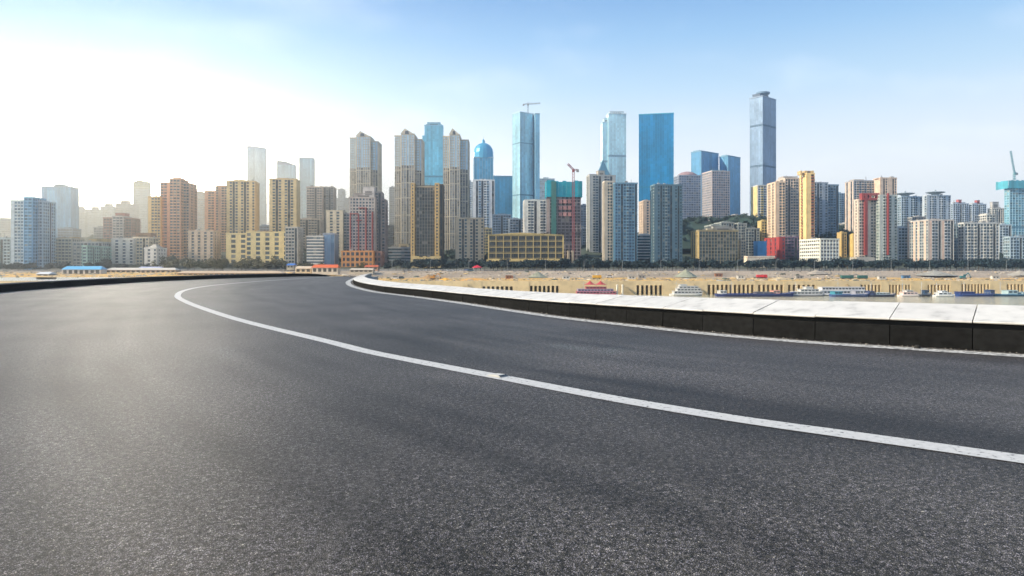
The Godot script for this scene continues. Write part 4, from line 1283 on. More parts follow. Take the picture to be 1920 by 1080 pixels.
# sheets of netting hung round the top floors in panels that do not line up
func netting(n: Node3D, x0: float, x1: float, y0: float, y1: float, d: float, t: float, col: Color) -> void:
	var a := at(x0, y1, d)
	var L := px_x(x1, d) - a.x
	var H := (y1 - y0) / LENS * d
	var R := Vector3(cos(deg_to_rad(t)), 0, -sin(deg_to_rad(t)))
	for f in 3:
		var o: Vector3 = [a + Vector3(-0.2, 0, -22.0), a, a + R * L][f]
		var r: Vector3 = [Vector3(0, 0, 1), R, Vector3(0, 0, -1)][f]
		var l: float = [22.0, L, 22.0][f]
		var N := r.cross(Vector3.UP)
		var count := 9 if f == 1 else 5
		for k in count:
			var s := Shape.new()
			s.box(o + r * (l * k / count) + N * rng.randf_range(0.0, 0.25), r * (l / count - 0.05), Vector3(0, H * rng.randf_range(0.93, 1.06), 0), N * 0.12, col * rng.randf_range(0.75, 1.2))
			part("netting_panel", s, wall_mat, n)


func yellow_frame() -> void:
	var yel := Color(0.60, 0.47, 0.21)
	var d := 640.0
	var n := thing("framed_building", "long low building in a yellow frame with dark window bays", "building", at(986, 494, 650))
	var y0 := px_y(486, d)
	var y1 := px_y(441, d)
	var xa := px_x(916, d)
	var xb := px_x(1056, d)
	var body := Shape.new()
	body.abox(Vector3(xa + 0.6, px_y(496, d), -d - 26), Vector3(xb - 0.6, y1 - 0.5, -d - 1.6), Color(0.16, 0.14, 0.1))
	part("wall", body, wall_mat, n)
	var cols := 10
	var rows := 4
	var bw := (xb - xa) / cols
	var bh := (y1 - y0) / rows
	for c in cols:
		for r in rows:
			var g := Shape.new()
			var p := Vector3(xa + c * bw + 0.5, y0 + r * bh + 0.4, -d - 1.5)
			var sub := 3
			for k in sub:
				var w := (bw - 1.0) / sub
				g.abox(p + Vector3(k * w + 0.1, bh * 0.22, 0), p + Vector3((k + 1) * w - 0.1, bh - 0.7, 0.12), Color(0.04, 0.05, 0.05) * rng.randf_range(0.6, 1.7))
			g.abox(p + Vector3(0.05, 0, 0.02), p + Vector3(bw - 1.05, bh * 0.2, 0.3), Color(0.20, 0.17, 0.1) * rng.randf_range(0.8, 1.2))
			part("window", g, pane_mat, n)
	for c in cols + 1:
		var s := Shape.new()
		var wide := 0.55 if c % 10 else 1.1
		s.abox(Vector3(xa + c * bw - wide / 2, y0, -d - 1.5), Vector3(xa + c * bw + wide / 2, y1, -d + 0.2), yel)
		part("pillar", s, wall_mat, n)
	for r in rows + 1:
		var s := Shape.new()
		var hh := 0.28 if r % 4 else 0.7
		s.abox(Vector3(xa - 0.4, y0 + r * bh - hh, -d - 1.5), Vector3(xb + 0.4, y0 + r * bh + hh * 0.6, -d + 0.12), yel)
		part("floor_beam", s, wall_mat, n)
	var ft := Shape.new()
	ft.abox(Vector3(xa - 2.0, px_y(490, d), -d - 2), Vector3(xb + 1.0, px_y(486.6, d), -d + 1.6), yel * 1.1)
	part("base_ledge", ft, wall_mat, n)
	var rf := Shape.new()
	var a := Vector3(xa - 0.8, y1 + 0.42, -d + 0.6)
	var b := Vector3(xb + 0.8, y1 + 0.42, -d + 0.6)
	var k := Vector3(px_x(975, d), y1 + 2.4, -d + 0.6)
	var bk := Vector3(0, 0, -27)
	rf.tri(a, b, k, yel * 0.9)
	rf.quad(a, k, k + bk, a + bk, Color(0.45, 0.36, 0.16))
	rf.quad(k, b, b + bk, k + bk, Color(0.45, 0.36, 0.16))
	rf.tri(b + bk, a + bk, k + bk, yel)
	rf.quad(a + bk, b + bk, b, a, yel * 0.5)
	part("roof", rf, wall_mat, n)


func netted_tower() -> void:
	var con := Color(0.24, 0.21, 0.22)
	var n := building("unfinished_tower", "unfinished dark concrete tower with bright teal netting round its top floors", "tower", 1026, 1030, 1089, 368, 690, 4, {"wall": con, "span": Color(0.3, 0.26, 0.27), "pier": con, "p": ".", "bw": 4.2, "fh": 3.3, "pw": 0.8, "sh": 0.2, "glass": Color(0.045, 0.035, 0.045), "pr": 0.7, "ph": [], "plant": false, "bands": [[0.47, 0.8, 1.4, Color(0.12, 0.12, 0.14)]]})
	netting(n, 1025, 1092, 339, 369, 688, 4, Color(0.0, 0.34, 0.46))
	var g := Shape.new()
	g.abox(Vector3(px_x(1034, 687), px_y(440, 687), -690), Vector3(px_x(1043, 687), px_y(340, 687), -686.6), Color(0.04, 0.16, 0.15))
	part("netting_strip", g, wall_mat, n)
	for q in 9:
		var s := Shape.new()
		var x := 1048 + (q % 3) * 8.5
		var y := 374 + (q / 3) * 12.0
		s.abox(Vector3(px_x(x, 687), px_y(y + 7, 687), -690), Vector3(px_x(x + 6, 687), px_y(y, 687), -687.9), Color(0.42, 0.22, 0.22) * rng.randf_range(0.8, 1.2))
		part("infill_panel", s, wall_mat, n)
	for e in [[1064, 1068, 470, 495], [1072, 1076, 470, 495]]:
		var s := Shape.new()
		s.abox(Vector3(px_x(e[0], 680), px_y(e[3], 680), -686), Vector3(px_x(e[1], 680), px_y(e[2], 680), -680), Color(0.5, 0.42, 0.32))
		part("entrance_pillar", s, wall_mat, n)
	crane("red tower crane standing against the netted unfinished tower", 1075, 492, 318, 682, 8.0, 4.5, 0.75, 2.9, Color(0.30, 0.06, 0.07))


func red_trim_flats() -> void:
	var n := building("apartment_tower", "pale flats with bright red frame on the roof and red vertical strips", "tower", 1604, 1610, 1649, 376, 690, 3, {"wall": Color(0.55, 0.48, 0.42), "pl": "#.", "p": "b.d#b", "bw": 3.0, "fh": 3.0, "balcony": Color(0.5, 0.46, 0.42), "glass": Color(0.05, 0.08, 0.1), "ph": [], "plant": false})
	volume(n, 1648, 1650, 1682, 368, 684, 3, {"wall": Color(0.4, 0.45, 0.44), "p": "#b.b", "bw": 2.8, "fh": 3.0, "balcony": Color(0.45, 0.5, 0.48), "glass": Color(0.03, 0.09, 0.1), "ph": [], "plant": false})
	var red := Color(0.24, 0.04, 0.04)
	for q in [[1622, 1627, 364, 478, 686.5], [1665.5, 1667.5, 362, 478, 681.0]]:
		var s := Shape.new()
		s.abox(Vector3(px_x(q[0], q[4]), px_y(q[3], q[4]), -q[4] - 3.0), Vector3(px_x(q[1], q[4]), px_y(q[2], q[4]), -q[4]), red)
		part("red_strip", s, wall_mat, n)
	for q in [[1616, 1649, 362, 366], [1616, 1649, 371, 375], [1616, 1620, 366, 371], [1630, 1634, 366, 371], [1645, 1649, 366, 371]]:
		var s := Shape.new()
		s.abox(Vector3(px_x(q[0], 687), px_y(q[3], 687), -692), Vector3(px_x(q[1], 687), px_y(q[2], 687), -686.8), red * 1.3)
		part("red_roof_frame", s, wall_mat, n)
	var b := Shape.new()
	b.abox(Vector3(px_x(1606, 676), px_y(492, 676), -690), Vector3(px_x(1640, 676), px_y(482, 676), -676), Color(0.5, 0.48, 0.44))
	part("podium", b, wall_mat, n)


# ------------------------------------------------------------------ trees
func crown_mesh(seed_: int, w: float, h: float, count: int, leaf: float, col: Color) -> Shape:
	var r := RandomNumberGenerator.new()
	r.seed = seed_
	var s := Shape.new()
	# a few overlapping boughs, each a cloud of leaf clumps
	var boughs := []
	for k in 7:
		var a := r.randf() * TAU
		boughs.append([Vector3(cos(a) * w * 0.28 * r.randf(), h * r.randf_range(0.25, 0.78), sin(a) * w * 0.28 * r.randf()), r.randf_range(0.22, 0.36)])
	for k in count:
		var b: Array = boughs[k % boughs.size()]
		var dir := Vector3(r.randfn(), r.randfn() * 0.8, r.randfn()).normalized()
		var p: Vector3 = b[0] + dir * Vector3(w, h * 0.8, w) * b[1] * pow(r.randf(), 0.35)
		var u := Vector3(r.randfn(), r.randfn() * 0.5, r.randfn()).normalized()
		var v := u.cross((dir + Vector3(0, 0.4, 0)).normalized())
		if v.length() < 0.1:
			continue
		v = v.normalized()
		var l := leaf * r.randf_range(0.6, 1.3)
		var c := col * r.randf_range(0.55, 1.6)
		s.quad(p - u * l * 0.5, p - v * l * 0.42, p + u * l * 0.55, p + v * l * 0.4, c)
	return s


func tree_proto(label: String, cat: String, group: String, seed_: int, h: float, w: float, col: Color) -> Node3D:
	var n := thing("tree", label, cat, Vector3(0, 0.001, 0), group)
	var t := Shape.new()
	t.lathe(n.position, [Vector2(0.26, 0), Vector2(0.18, h * 0.3), Vector2(0.1, h * 0.62), Vector2(0, h * 0.8)], 6, Color(0.09, 0.07, 0.05))
	for k in 4:
		var a := seed_ + k * 1.7
		t.bar(n.position + Vector3(0, h * (0.26 + 0.07 * k), 0), n.position + Vector3(cos(a) * w * 0.3, h * (0.5 + 0.06 * k), sin(a) * w * 0.3), 0.06, Color(0.09, 0.07, 0.05))
	part("trunk", t, bark_mat, n)
	var c := crown_mesh(seed_, w, h * 0.86, 300, 1.25, col)
	for k in c.v.size():
		c.v[k] += n.position + Vector3(0, h * 0.16, 0)
	part("crown", c, leaf_mat, n)
	return n


func copy_of(o: Node3D, label: String, where: Vector3, turn: float, size: float) -> Node3D:
	var c: Node3D = o.duplicate()
	c.name = numbered(String(o.name).rstrip("_0123456789"))
	add_child(c)
	c.position = where
	c.rotation.y = turn
	c.scale = Vector3.ONE * size
	if label:
		c.set_meta("label", label)
	return c


func build_trees() -> void:
	var teal := Color(0.008, 0.026, 0.032)
	var brown := Color(0.085, 0.075, 0.028)
	var group := "trees lining the far riverside road"
	var protos := []
	for k in 3:
		protos.append(tree_proto("dark green tree in the riverside row before the dark brown hotel", "tree", group, 100 + k, 8.5, 9.0, teal))
	var warm := []
	for k in 2:
		warm.append(tree_proto("olive brown tree in the belt below the yellow towers", "tree", "trees below the yellow towers", 200 + k, 9.0, 9.5, brown))
	var used := {}
	var segs := [[724, 768, 6, "dark green tree in the gap left of the dark brown hotel"], [772, 850, 9, "dark green tree in the riverside row before the dark brown hotel"], [852, 912, 7, "dark green tree before the beige striped low block"], [914, 1062, 18, "dark green tree before the yellow framed building"], [1078, 1128, 9, "dark green tree before the foot of the netted tower crane"], [1132, 1216, 11, "dark green tree before the slate blue gridded flats"], [1220, 1292, 10, "dark green tree before the dark teal striped flats"], [1296, 1392, 12, "dark green tree before the dark glazed low hotel"], [1396, 1496, 13, "dark green tree beside the long cream shed"], [1500, 1576, 10, "dark green tree before the bright white low block"], [1578, 1690, 14, "dark green tree before the red trimmed flats"], [1694, 1796, 13, "dark green tree before the wide pink ended flats"], [1800, 1925, 16, "dark green tree before the pale gridded flats at the right"]]
	for s in segs:
		for k in s[2]:
			var px := lerpf(s[0], s[1], (k + rng.randf_range(0.2, 0.8)) / s[2])
			var d := rng.randf_range(603.0, 630.0)
			place_tree(protos, used, s[3], px, d, rng.randf_range(1.1, 1.55))
	for k in 40:
		var spot := rng.randf_range(285, 545)
		var below := "olive brown tree below the big pinkish orange tower" if spot < 352 else "olive brown tree below the beige gridded low block" if spot < 424 else "olive brown tree below the left golden tower" if spot < 490 else "olive brown tree at the right end of the yellow podium"
		place_tree(warm, used, below, spot, rng.randf_range(600, 640), rng.randf_range(0.85, 1.4))
	for k in 22:
		place_tree(protos, used, "dark bluish tree on the left bank below the blue and white tower", rng.randf_range(-10, 130), rng.randf_range(600, 632), rng.randf_range(0.7, 1.05))
	for k in 14:
		place_tree(protos, used, "dim tree between the left kiosk block and the white pavilion", rng.randf_range(165, 275), rng.randf_range(612, 640), rng.randf_range(0.8, 1.2))
	for k in 16:
		place_tree(warm, used, "dusky tree by the orange podium of the red striped hotel", rng.randf_range(548, 720), rng.randf_range(606, 632), rng.randf_range(0.6, 0.95))
	for k in 9:
		place_tree(protos, used, "rounded green tree on the mound by the netted tower", rng.randf_range(1088, 1130), rng.randf_range(640, 660), rng.randf_range(0.9, 1.4))

	# the woods on the slopes, too far and too many to tell apart
	var mm := MultiMesh.new()
	mm.transform_format = MultiMesh.TRANSFORM_3D
	mm.mesh = crown_mesh(301, 9.0, 8.0, 130, 1.9, Color(0.026, 0.052, 0.042)).mesh()
	var spots: Array[Transform3D] = []
	for h in [[1385.0, 860.0, 150.0, 90.0, px_y(412, 860) - 20.0], [1600.0, 900.0, 130.0, 70.0, px_y(432, 900) - 24.0]]:
		for k in 420:
			var u := rng.randf_range(-0.95, 0.95)
			var v := rng.randf_range(-0.95, 0.3)
			var q := clampf(1.0 - u * u, 0, 1) * clampf(1.0 - v * v, 0, 1)
			var cx := px_x(h[0], h[1])
			spots.append(Transform3D(Basis(Vector3.UP, rng.randf() * TAU).scaled(Vector3.ONE * rng.randf_range(0.6, 1.2)), Vector3(cx + u * h[2], bank(cx, h[1]) - 5.0 + pow(q, 0.7) * h[4], -h[1] - v * h[3])))
	for k in 700:
		var d := rng.randf_range(660, 1000)
		var x := px_x(rng.randf_range(-60, 1980), d)
		spots.append(Transform3D(Basis(Vector3.UP, rng.randf() * TAU).scaled(Vector3.ONE * rng.randf_range(0.5, 1.1)), Vector3(x, bank(x, d) - 1.0, -d)))
	mm.instance_count = spots.size()
	for k in spots.size():
		mm.set_instance_transform(k, spots[k])
	var mi := MultiMeshInstance3D.new()
	mi.name = "hillside_woods"
	mi.multimesh = mm
	mi.material_override = leaf_mat
	add_child(mi)
	tag(mi, "dark green woods covering the slopes between and behind the city blocks", "woods", "", "stuff")


func place_tree(protos: Array, used: Dictionary, label: String, px: float, d: float, size: float) -> void:
	var p: Node3D = protos[rng.randi() % protos.size()]
	var x := px_x(px, d)
	var where := Vector3(x, bank(x, d) - 0.1, -d)
	if not used.has(p):
		used[p] = true
		p.position = where
		p.set_meta("label", label)
		return
	copy_of(p, label, where, rng.randf() * TAU, size)


# ------------------------------------------------------------------ quay wall
func build_quay() -> void:
	var d := 500.0
	var n := thing("quay_wall", "long sandy quay wall with rows of dark openings between pillars along the far shore", "wall", Vector3(0, RIVER, -d))
	var sand := Color(0.72, 0.57, 0.34)
	var groups := [[903, 963, 7, 537], [992, 1049, 7, 536], [1192, 1243, 6, 535], [1326, 1415, 11, 534], [1420, 1470, 6, 534], [1476, 1530, 6, 534], [1613, 1652, 6, 534], [1666, 1708, 7, 534], [1738, 1782, 7, 534], [1802, 1856, 9, 533], [1887, 1940, 8, 533]]
	var x := -1450.0
	var top := bank(0, d) + 0.5
	var back := Shape.new()
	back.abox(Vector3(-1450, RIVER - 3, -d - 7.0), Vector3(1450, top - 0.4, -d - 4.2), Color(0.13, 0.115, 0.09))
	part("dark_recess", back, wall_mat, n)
	for g in groups:
		var xa := px_x(g[0], d)
		var xb := px_x(g[1], d)
		wall_run(n, x, xa, d, top, sand)
		var w: float = (xb - xa) / g[2]
		var lt := px_y(g[3], d)
		var s := Shape.new()
		s.abox(Vector3(xa, lt, -d - 4.2), Vector3(xb, top, -d - 0.15), sand * 0.96)
		part("lintel", s, wall_mat, n)
		for k in int(g[2]) + 1:
			var p := Shape.new()
			var cx := xa + k * w
			p.abox(Vector3(cx - w * 0.2, RIVER - 3, -d - 4.0), Vector3(cx + w * 0.2, lt - 0.003, -d - rng.randf_range(0.0, 0.12)), sand * rng.randf_range(0.85, 1.1))
			part("pillar", p, wall_mat, n)
		x = xb
	wall_run(n, x, 1450.0, d, top, sand)


func wall_run(n: Node3D, xa: float, xb: float, d: float, top: float, col: Color) -> void:
	var s := Shape.new()
	var k := maxi(1, int((xb - xa) / 14.0))
	for q in k:
		var w := (xb - xa) / k
		s.abox(Vector3(xa + q * w, RIVER - 3, -d - 4.2), Vector3(xa + (q + 1) * w, top + 0.02, -d + rng.randf_range(-0.1, 0.05)), col * rng.randf_range(0.82, 1.1))
	part("wall_section", s, wall_mat, n)
	var r := Shape.new()
	# a slipway slanting down to the water at the end of the run
	if xb - xa > 12.0 and xb < 1000.0:
		var a := Vector3(xb - 10.0, top - 2.2, -d + 0.1)
		var b := Vector3(xb - 0.4, RIVER - 0.5, -d + 0.1)
		var z := Vector3(0, 0, 2.4)
		r.quad(a + z, b + z, b, a, col * 0.7)
		r.tri(a + z, Vector3(a.x, RIVER - 0.5, a.z) + z, b + z, col * 0.6)
		part("slipway", r, wall_mat, n)


# ------------------------------------------------------------------ boats
# decks: [from, to (shares of the length), bottom, top (metres above the gunwale), colour, rows of windows]
func boat(called: String, label: String, cat: String, x0: float, x1: float, d: float, hull_h: float, hull: Color, decks: Array, beam := 7.0, extras := true) -> Node3D:
	var xa := px_x(x0, d)
	var xb := px_x(x1, d)
	var L := xb - xa
	var squat := 0.78
	var n := thing(called, label, cat, Vector3((xa + xb) / 2, RIVER, -d))
	var s := Shape.new()
	var st := []
	for k in 13:
		var f := k / 12.0
		var w := beam / 2 * (1.0 - pow(absf(f - 0.45) / 0.6, 5.0)) * (1.0 if f > 0.08 else 0.75)
		var up := hull_h * (1.0 + 0.5 * pow(clampf((f - 0.75) / 0.25, 0, 1), 2.0))
		var x := xa + L * f
		var keel := 0.7 if f < 0.97 else 0.35
		st.append([Vector3(x - (L * 0.02 if k == 12 else 0.0), RIVER - 0.6, -d + w * keel), Vector3(x, RIVER + up, -d + w), Vector3(x, RIVER + up, -d - w), Vector3(x - (L * 0.02 if k == 12 else 0.0), RIVER - 0.6, -d - w * keel)])
	for k in 12:
		var a: Array = st[k]
		var b: Array = st[k + 1]
		s.quad(a[0], b[0], b[1], a[1], hull)
		s.quad(b[3], a[3], a[2], b[2], hull)
	s.quad(st[0][3], st[0][0], st[0][1], st[0][2], hull)
	s.quad(st[12][0], st[12][3], st[12][2], st[12][1], hull)
	part("hull", s, paint_mat, n)
	var dk := Shape.new()
	for k in 12:
		var lo := Vector3(0, -0.35, 0)
		dk.quad(st[k][1] + lo, st[k + 1][1] + lo, st[k + 1][2] + lo, st[k][2] + lo, Color(0.22, 0.2, 0.18))
	part("deck", dk, wall_mat, n)
	var rb := Shape.new()
	for k in 12:
		rb.bar(st[k][1] + Vector3(0, -0.2, 0.05), st[k + 1][1] + Vector3(0, -0.2, 0.05), 0.13, hull * 1.8 + Color(0.05, 0.05, 0.05))
	part("rubbing_strake", rb, paint_mat, n)
	var g := RIVER + hull_h
	for deck in decks:
		var q: Array = deck.duplicate()
		q[2] *= squat
		q[3] *= squat
		var c := Shape.new()
		var bw: float = beam * (0.42 - 0.02 * decks.find(deck))
		var col: Color = q[4]
		c.abox(Vector3(xa + L * q[0], g + q[2] - 0.3, -d - bw), Vector3(xa + L * q[1], g + q[3], -d + bw), col)
		c.abox(Vector3(xa + L * q[0] - 0.4, g + q[3] + 0.003, -d - bw - 0.3), Vector3(xa + L * q[1] + 0.4, g + q[3] + 0.2, -d + bw + 0.3), col * 1.05)
		var cab := part("cabin", c, paint_mat, n)
		if q[5] > 0:
			var h: float = (q[3] - q[2])
			var count := maxi(2, int(L * (q[1] - q[0]) / 2.2))
			var w: float = L * (q[1] - q[0]) / count
			for k in count:
				var wd := Shape.new()
				var x: float = xa + L * q[0] + w * k
				wd.abox(Vector3(x + w * 0.16, g + q[2] + h * 0.38, -d + bw - 0.05), Vector3(x + w * 0.84, g + q[2] + h * 0.8, -d + bw + 0.06), Color(0.03, 0.04, 0.06))
				part("window", wd, pane_mat, cab)
	if extras:
		var m := Shape.new()
		var mx := xa + L * 0.2
		m.bar(Vector3(mx, g, -d), Vector3(mx, g + 8.5, -d), 0.12, Color(0.5, 0.5, 0.5))
		m.bar(Vector3(mx - 1.6, g + 7.0, -d), Vector3(mx + 1.6, g + 7.0, -d), 0.08, Color(0.5, 0.5, 0.5))
		part("mast", m, metal_mat, n)
		var rl := Shape.new()
		for k in range(7, 12):
			rl.bar(st[k][1], st[k][1] + Vector3(0, 1.1, 0), 0.05, Color(0.5, 0.5, 0.5))
			rl.bar(st[k][1] + Vector3(0, 1.1, 0), st[k + 1][1] + Vector3(0, 1.1, 0), 0.05, Color(0.5, 0.5, 0.5))
		part("railing", rl, metal_mat, n)
	return n


func build_boats() -> void:
	var white := Color(0.52, 0.53, 0.53)
	var navy := Color(0.02, 0.04, 0.16)
	var n := boat("ferry", "red and violet many decked ferry with a peaked red roof at the quay", "ferry", 1079, 1155, 478, 1.4, Color(0.25, 0.03, 0.06), [[0.02, 0.98, 0.0, 2.2, Color(0.45, 0.12, 0.16), 1], [0.05, 0.92, 2.3, 4.3, Color(0.34, 0.28, 0.42), 1], [0.25, 0.75, 4.4, 6.2, Color(0.4, 0.08, 0.1), 1]], 8.0)
	for q in [0.36, 0.62]:
		var s := Shape.new()
		s.lathe(Vector3(px_x(1079, 478) + 28.0 * q, RIVER + 7.8, -478), [Vector2(4.5, 0), Vector2(2.0, 1.0), Vector2(0.4, 2.4), Vector2(0, 3.0)], 8, Color(0.45, 0.06, 0.06), 0.7)
		part("peaked_roof", s, paint_mat, n)
	boat("ferry", "white cruise ferry with three tiers of windows and an orange bow mark", "ferry", 1256, 1316, 476, 1.6, white, [[0.1, 0.97, 0.0, 2.3, white, 1], [0.2, 0.93, 2.4, 4.6, white, 1], [0.26, 0.85, 4.7, 6.6, white, 1], [0.3, 0.5, 6.7, 8.2, white, 0]], 8.0)
	boat("barge", "long low dark blue barge, the longest vessel on the river", "barge", 1342, 1488, 470, 2.0, navy, [[0.04, 0.12, 0.0, 2.4, white, 1], [0.5, 0.72, 0.0, 1.2, Color(0.1, 0.1, 0.14), 0], [0.72, 0.8, 0.0, 2.6, Color(0.6, 0.3, 0.25), 1]], 9.0)
	boat("river_boat", "white cabin boat with dark hull moored at the end of the longest barge", "boat", 1478, 1545, 474, 1.2, Color(0.25, 0.26, 0.3), [[0.1, 0.9, 0.0, 2.4, white, 1], [0.3, 0.8, 2.5, 4.6, white, 1], [0.45, 0.65, 4.7, 6.6, white, 0]], 7.5)
	boat("pontoon", "big pale two storey floating pontoon house behind the blue barge", "pontoon", 1532, 1622, 486, 1.0, Color(0.4, 0.42, 0.45), [[0.02, 0.98, 0.0, 3.2, Color(0.56, 0.58, 0.62), 1], [0.06, 0.94, 3.3, 6.2, Color(0.6, 0.6, 0.62), 1]], 9.0, false)
	boat("barge", "bright blue hulled barge lying in front of the pale pontoon house", "barge", 1557, 1628, 466, 1.7, Color(0.05, 0.09, 0.22), [[0.05, 0.25, 0.0, 2.2, Color(0.05, 0.25, 0.35), 1], [0.6, 0.72, 0.0, 3.0, Color(0.3, 0.32, 0.4), 1]], 8.0)
	boat("tug_boat", "dark navy tug with a low pale cabin, right of the bright blue barge", "boat", 1622, 1678, 467, 1.5, Color(0.015, 0.03, 0.08), [[0.08, 0.24, 0.0, 2.8, Color(0.04, 0.06, 0.16), 1], [0.3, 0.75, 0.0, 1.4, Color(0.4, 0.5, 0.55), 1]], 7.0)
	boat("river_boat", "white and pink river boat with a pointed bow", "boat", 1684, 1725, 470, 1.2, Color(0.68, 0.62, 0.6), [[0.15, 0.8, 0.0, 2.2, Color(0.7, 0.55, 0.52), 1], [0.3, 0.6, 2.3, 3.8, white, 1]], 6.0)
	boat("tug_boat", "stubby dark tug with a tall wheelhouse, left of the pale speedboat", "boat", 1724, 1744, 468, 1.6, Color(0.02, 0.03, 0.05), [[0.3, 0.75, 0.0, 3.4, Color(0.03, 0.07, 0.14), 1]], 5.0)
	boat("river_boat", "pale grey low speedboat with a rounded cabin", "boat", 1748, 1788, 466, 1.2, Color(0.6, 0.64, 0.66), [[0.2, 0.8, 0.0, 2.0, Color(0.62, 0.66, 0.68), 1], [0.35, 0.6, 2.1, 3.4, Color(0.62, 0.66, 0.68), 1]], 6.0)
	boat("barge", "navy barge with a box deck house before the right hand quay openings", "barge", 1794, 1862, 472, 1.8, Color(0.015, 0.05, 0.2), [[0.02, 0.4, 0.0, 1.6, navy, 0], [0.84, 0.96, 0.0, 3.2, Color(0.03, 0.06, 0.16), 1]], 8.0)
	boat("barge", "teal blue barge at the right edge of the river", "barge", 1858, 1945, 474, 1.6, Color(0.03, 0.12, 0.22), [[0.3, 0.5, 0.0, 3.0, Color(0.35, 0.5, 0.55), 1], [0.6, 0.9, 0.0, 1.4, Color(0.4, 0.55, 0.6), 0]], 8.0)
	var group := "white mooring posts by the ferry"
	for q in [[1157, "white mooring post just right of the red ferry"], [1167, "white mooring post second right of the red ferry, by the wall"]]:
		var m := thing("mooring_post", q[1], "post", Vector3(px_x(q[0], 482), RIVER, -482), group)
		var s := Shape.new()
		s.lathe(m.position, [Vector2(0.7, -2), Vector2(0.65, 7.0), Vector2(0.9, 7.1), Vector2(0.9, 7.6), Vector2(0, 7.9)], 10, Color(0.7, 0.66, 0.55))
		part("shaft", s, paint_mat, m)


# ------------------------------------------------------------------ vehicles, sheds, heaps
func vehicle(called: String, label: String, cat: String, px: float, d: float, L: float, H: float, body: Color, cabin: Color, group := "") -> Node3D:
	var x := px_x(px, d)
	var y := bank(x, d)
	var n := thing(called, label, cat, Vector3(x, y + 0.1, -d), group)
	var s := Shape.new()
	var h := H * 0.55
	s.abox(Vector3(x - L / 2, y + 0.45, -d - 0.9), Vector3(x + L / 2, y + h, -d + 0.9), body)
	part("body", s, paint_mat, n)
	var c := Shape.new()
	var a := [Vector3(x - L * 0.34, y + h, 0), Vector3(x + L * 0.38, y + h, 0), Vector3(x + L * 0.28, y + H, 0), Vector3(x - L * 0.22, y + H, 0)]
	var f := Vector3(0, 0, -d + 0.82)
	var b := Vector3(0, 0, -d - 0.82)
	c.quad(a[0] + f, a[1] + f, a[2] + f, a[3] + f, cabin)
	c.quad(a[1] + b, a[0] + b, a[3] + b, a[2] + b, cabin)
	c.quad(a[3] + f, a[2] + f, a[2] + b, a[3] + b, body)
	c.quad(a[1] + f, a[1] + b, a[2] + b, a[2] + f, cabin)
	c.quad(a[0] + b, a[0] + f, a[3] + f, a[3] + b, cabin)
	part("cabin", c, pane_mat, n)
	for wx in [-0.32, 0.32]:
		for wz in [-0.85, 0.85]:
			var w := Shape.new()
			for k in 10:
				var a0 := TAU * k / 10
				var a1 := TAU * (k + 1) / 10
				var ctr := Vector3(x + L * wx, y + 0.42, -d + wz)
				var p0 := ctr + Vector3(cos(a0), sin(a0), 0) * 0.42
				var p1 := ctr + Vector3(cos(a1), sin(a1), 0) * 0.42
				var zz := Vector3(0, 0, 0.13)
				w.quad(p0 + zz, p0 - zz, p1 - zz, p1 + zz, Color(0.02, 0.02, 0.02))
				w.tri(ctr + zz, p0 + zz, p1 + zz, Color(0.1, 0.1, 0.1))
				w.tri(ctr - zz, p1 - zz, p0 - zz, Color(0.1, 0.1, 0.1))
			part("wheel", w, metal_mat, n)
	return n


func truck(label: String, px: float, d: float, L: float, body: Color, bed: Color) -> void:
	var n := vehicle("truck", label, "truck", px, d, L, 2.2, Color(0.06, 0.06, 0.06), Color(0.05, 0.05, 0.06))
	var x := px_x(px, d)
	var y := bank(x, d)
	var s := Shape.new()
	s.abox(Vector3(x - L * 0.48, y + 1.0, -d - 1.2), Vector3(x + L * 0.22, y + 3.0, -d + 1.2), bed)
	part("tipper_bed", s, paint_mat, n)
	var c := Shape.new()
	c.abox(Vector3(x + L * 0.26, y + 0.8, -d - 1.15), Vector3(x + L * 0.5, y + 3.1, -d + 1.15), body)
	part("driver_cab", c, paint_mat, n)


func digger(label: String, px: float, d: float, col: Color) -> void:
	var x := px_x(px, d)
	var y := bank(x, d)
	var n := thing("excavator", label, "excavator", Vector3(x, y, -d))
	var s := Shape.new()
	for z in [-1.2, 0.7]:
		s.abox(Vector3(x - 2.0, y, -d + z), Vector3(x + 2.0, y + 0.9, -d + z + 0.5), Color(0.04, 0.04, 0.04))
	part("tracks", s, metal_mat, n)
	var b := Shape.new()
	b.abox(Vector3(x - 2.2, y + 1.0, -d - 1.3), Vector3(x + 1.2, y + 2.4, -d + 1.3), col)
	part("body", b, paint_mat, n)
	var c := Shape.new()
	c.abox(Vector3(x + 0.0, y + 2.4, -d + 0.1), Vector3(x + 1.5, y + 3.7, -d + 1.25), col * 0.6)
	part("cab", c, paint_mat, n)
	var a := Shape.new()
	a.bar(Vector3(x + 1.0, y + 2.2, -d), Vector3(x + 4.0, y + 4.9, -d), 0.25, col)
	a.bar(Vector3(x + 4.0, y + 4.9, -d), Vector3(x + 6.0, y + 1.6, -d), 0.2, col)
	a.abox(Vector3(x + 5.4, y + 0.7, -d - 0.5), Vector3(x + 6.4, y + 1.7, -d + 0.5), Color(0.08, 0.08, 0.08))
	part("digging_arm", a, paint_mat, n)


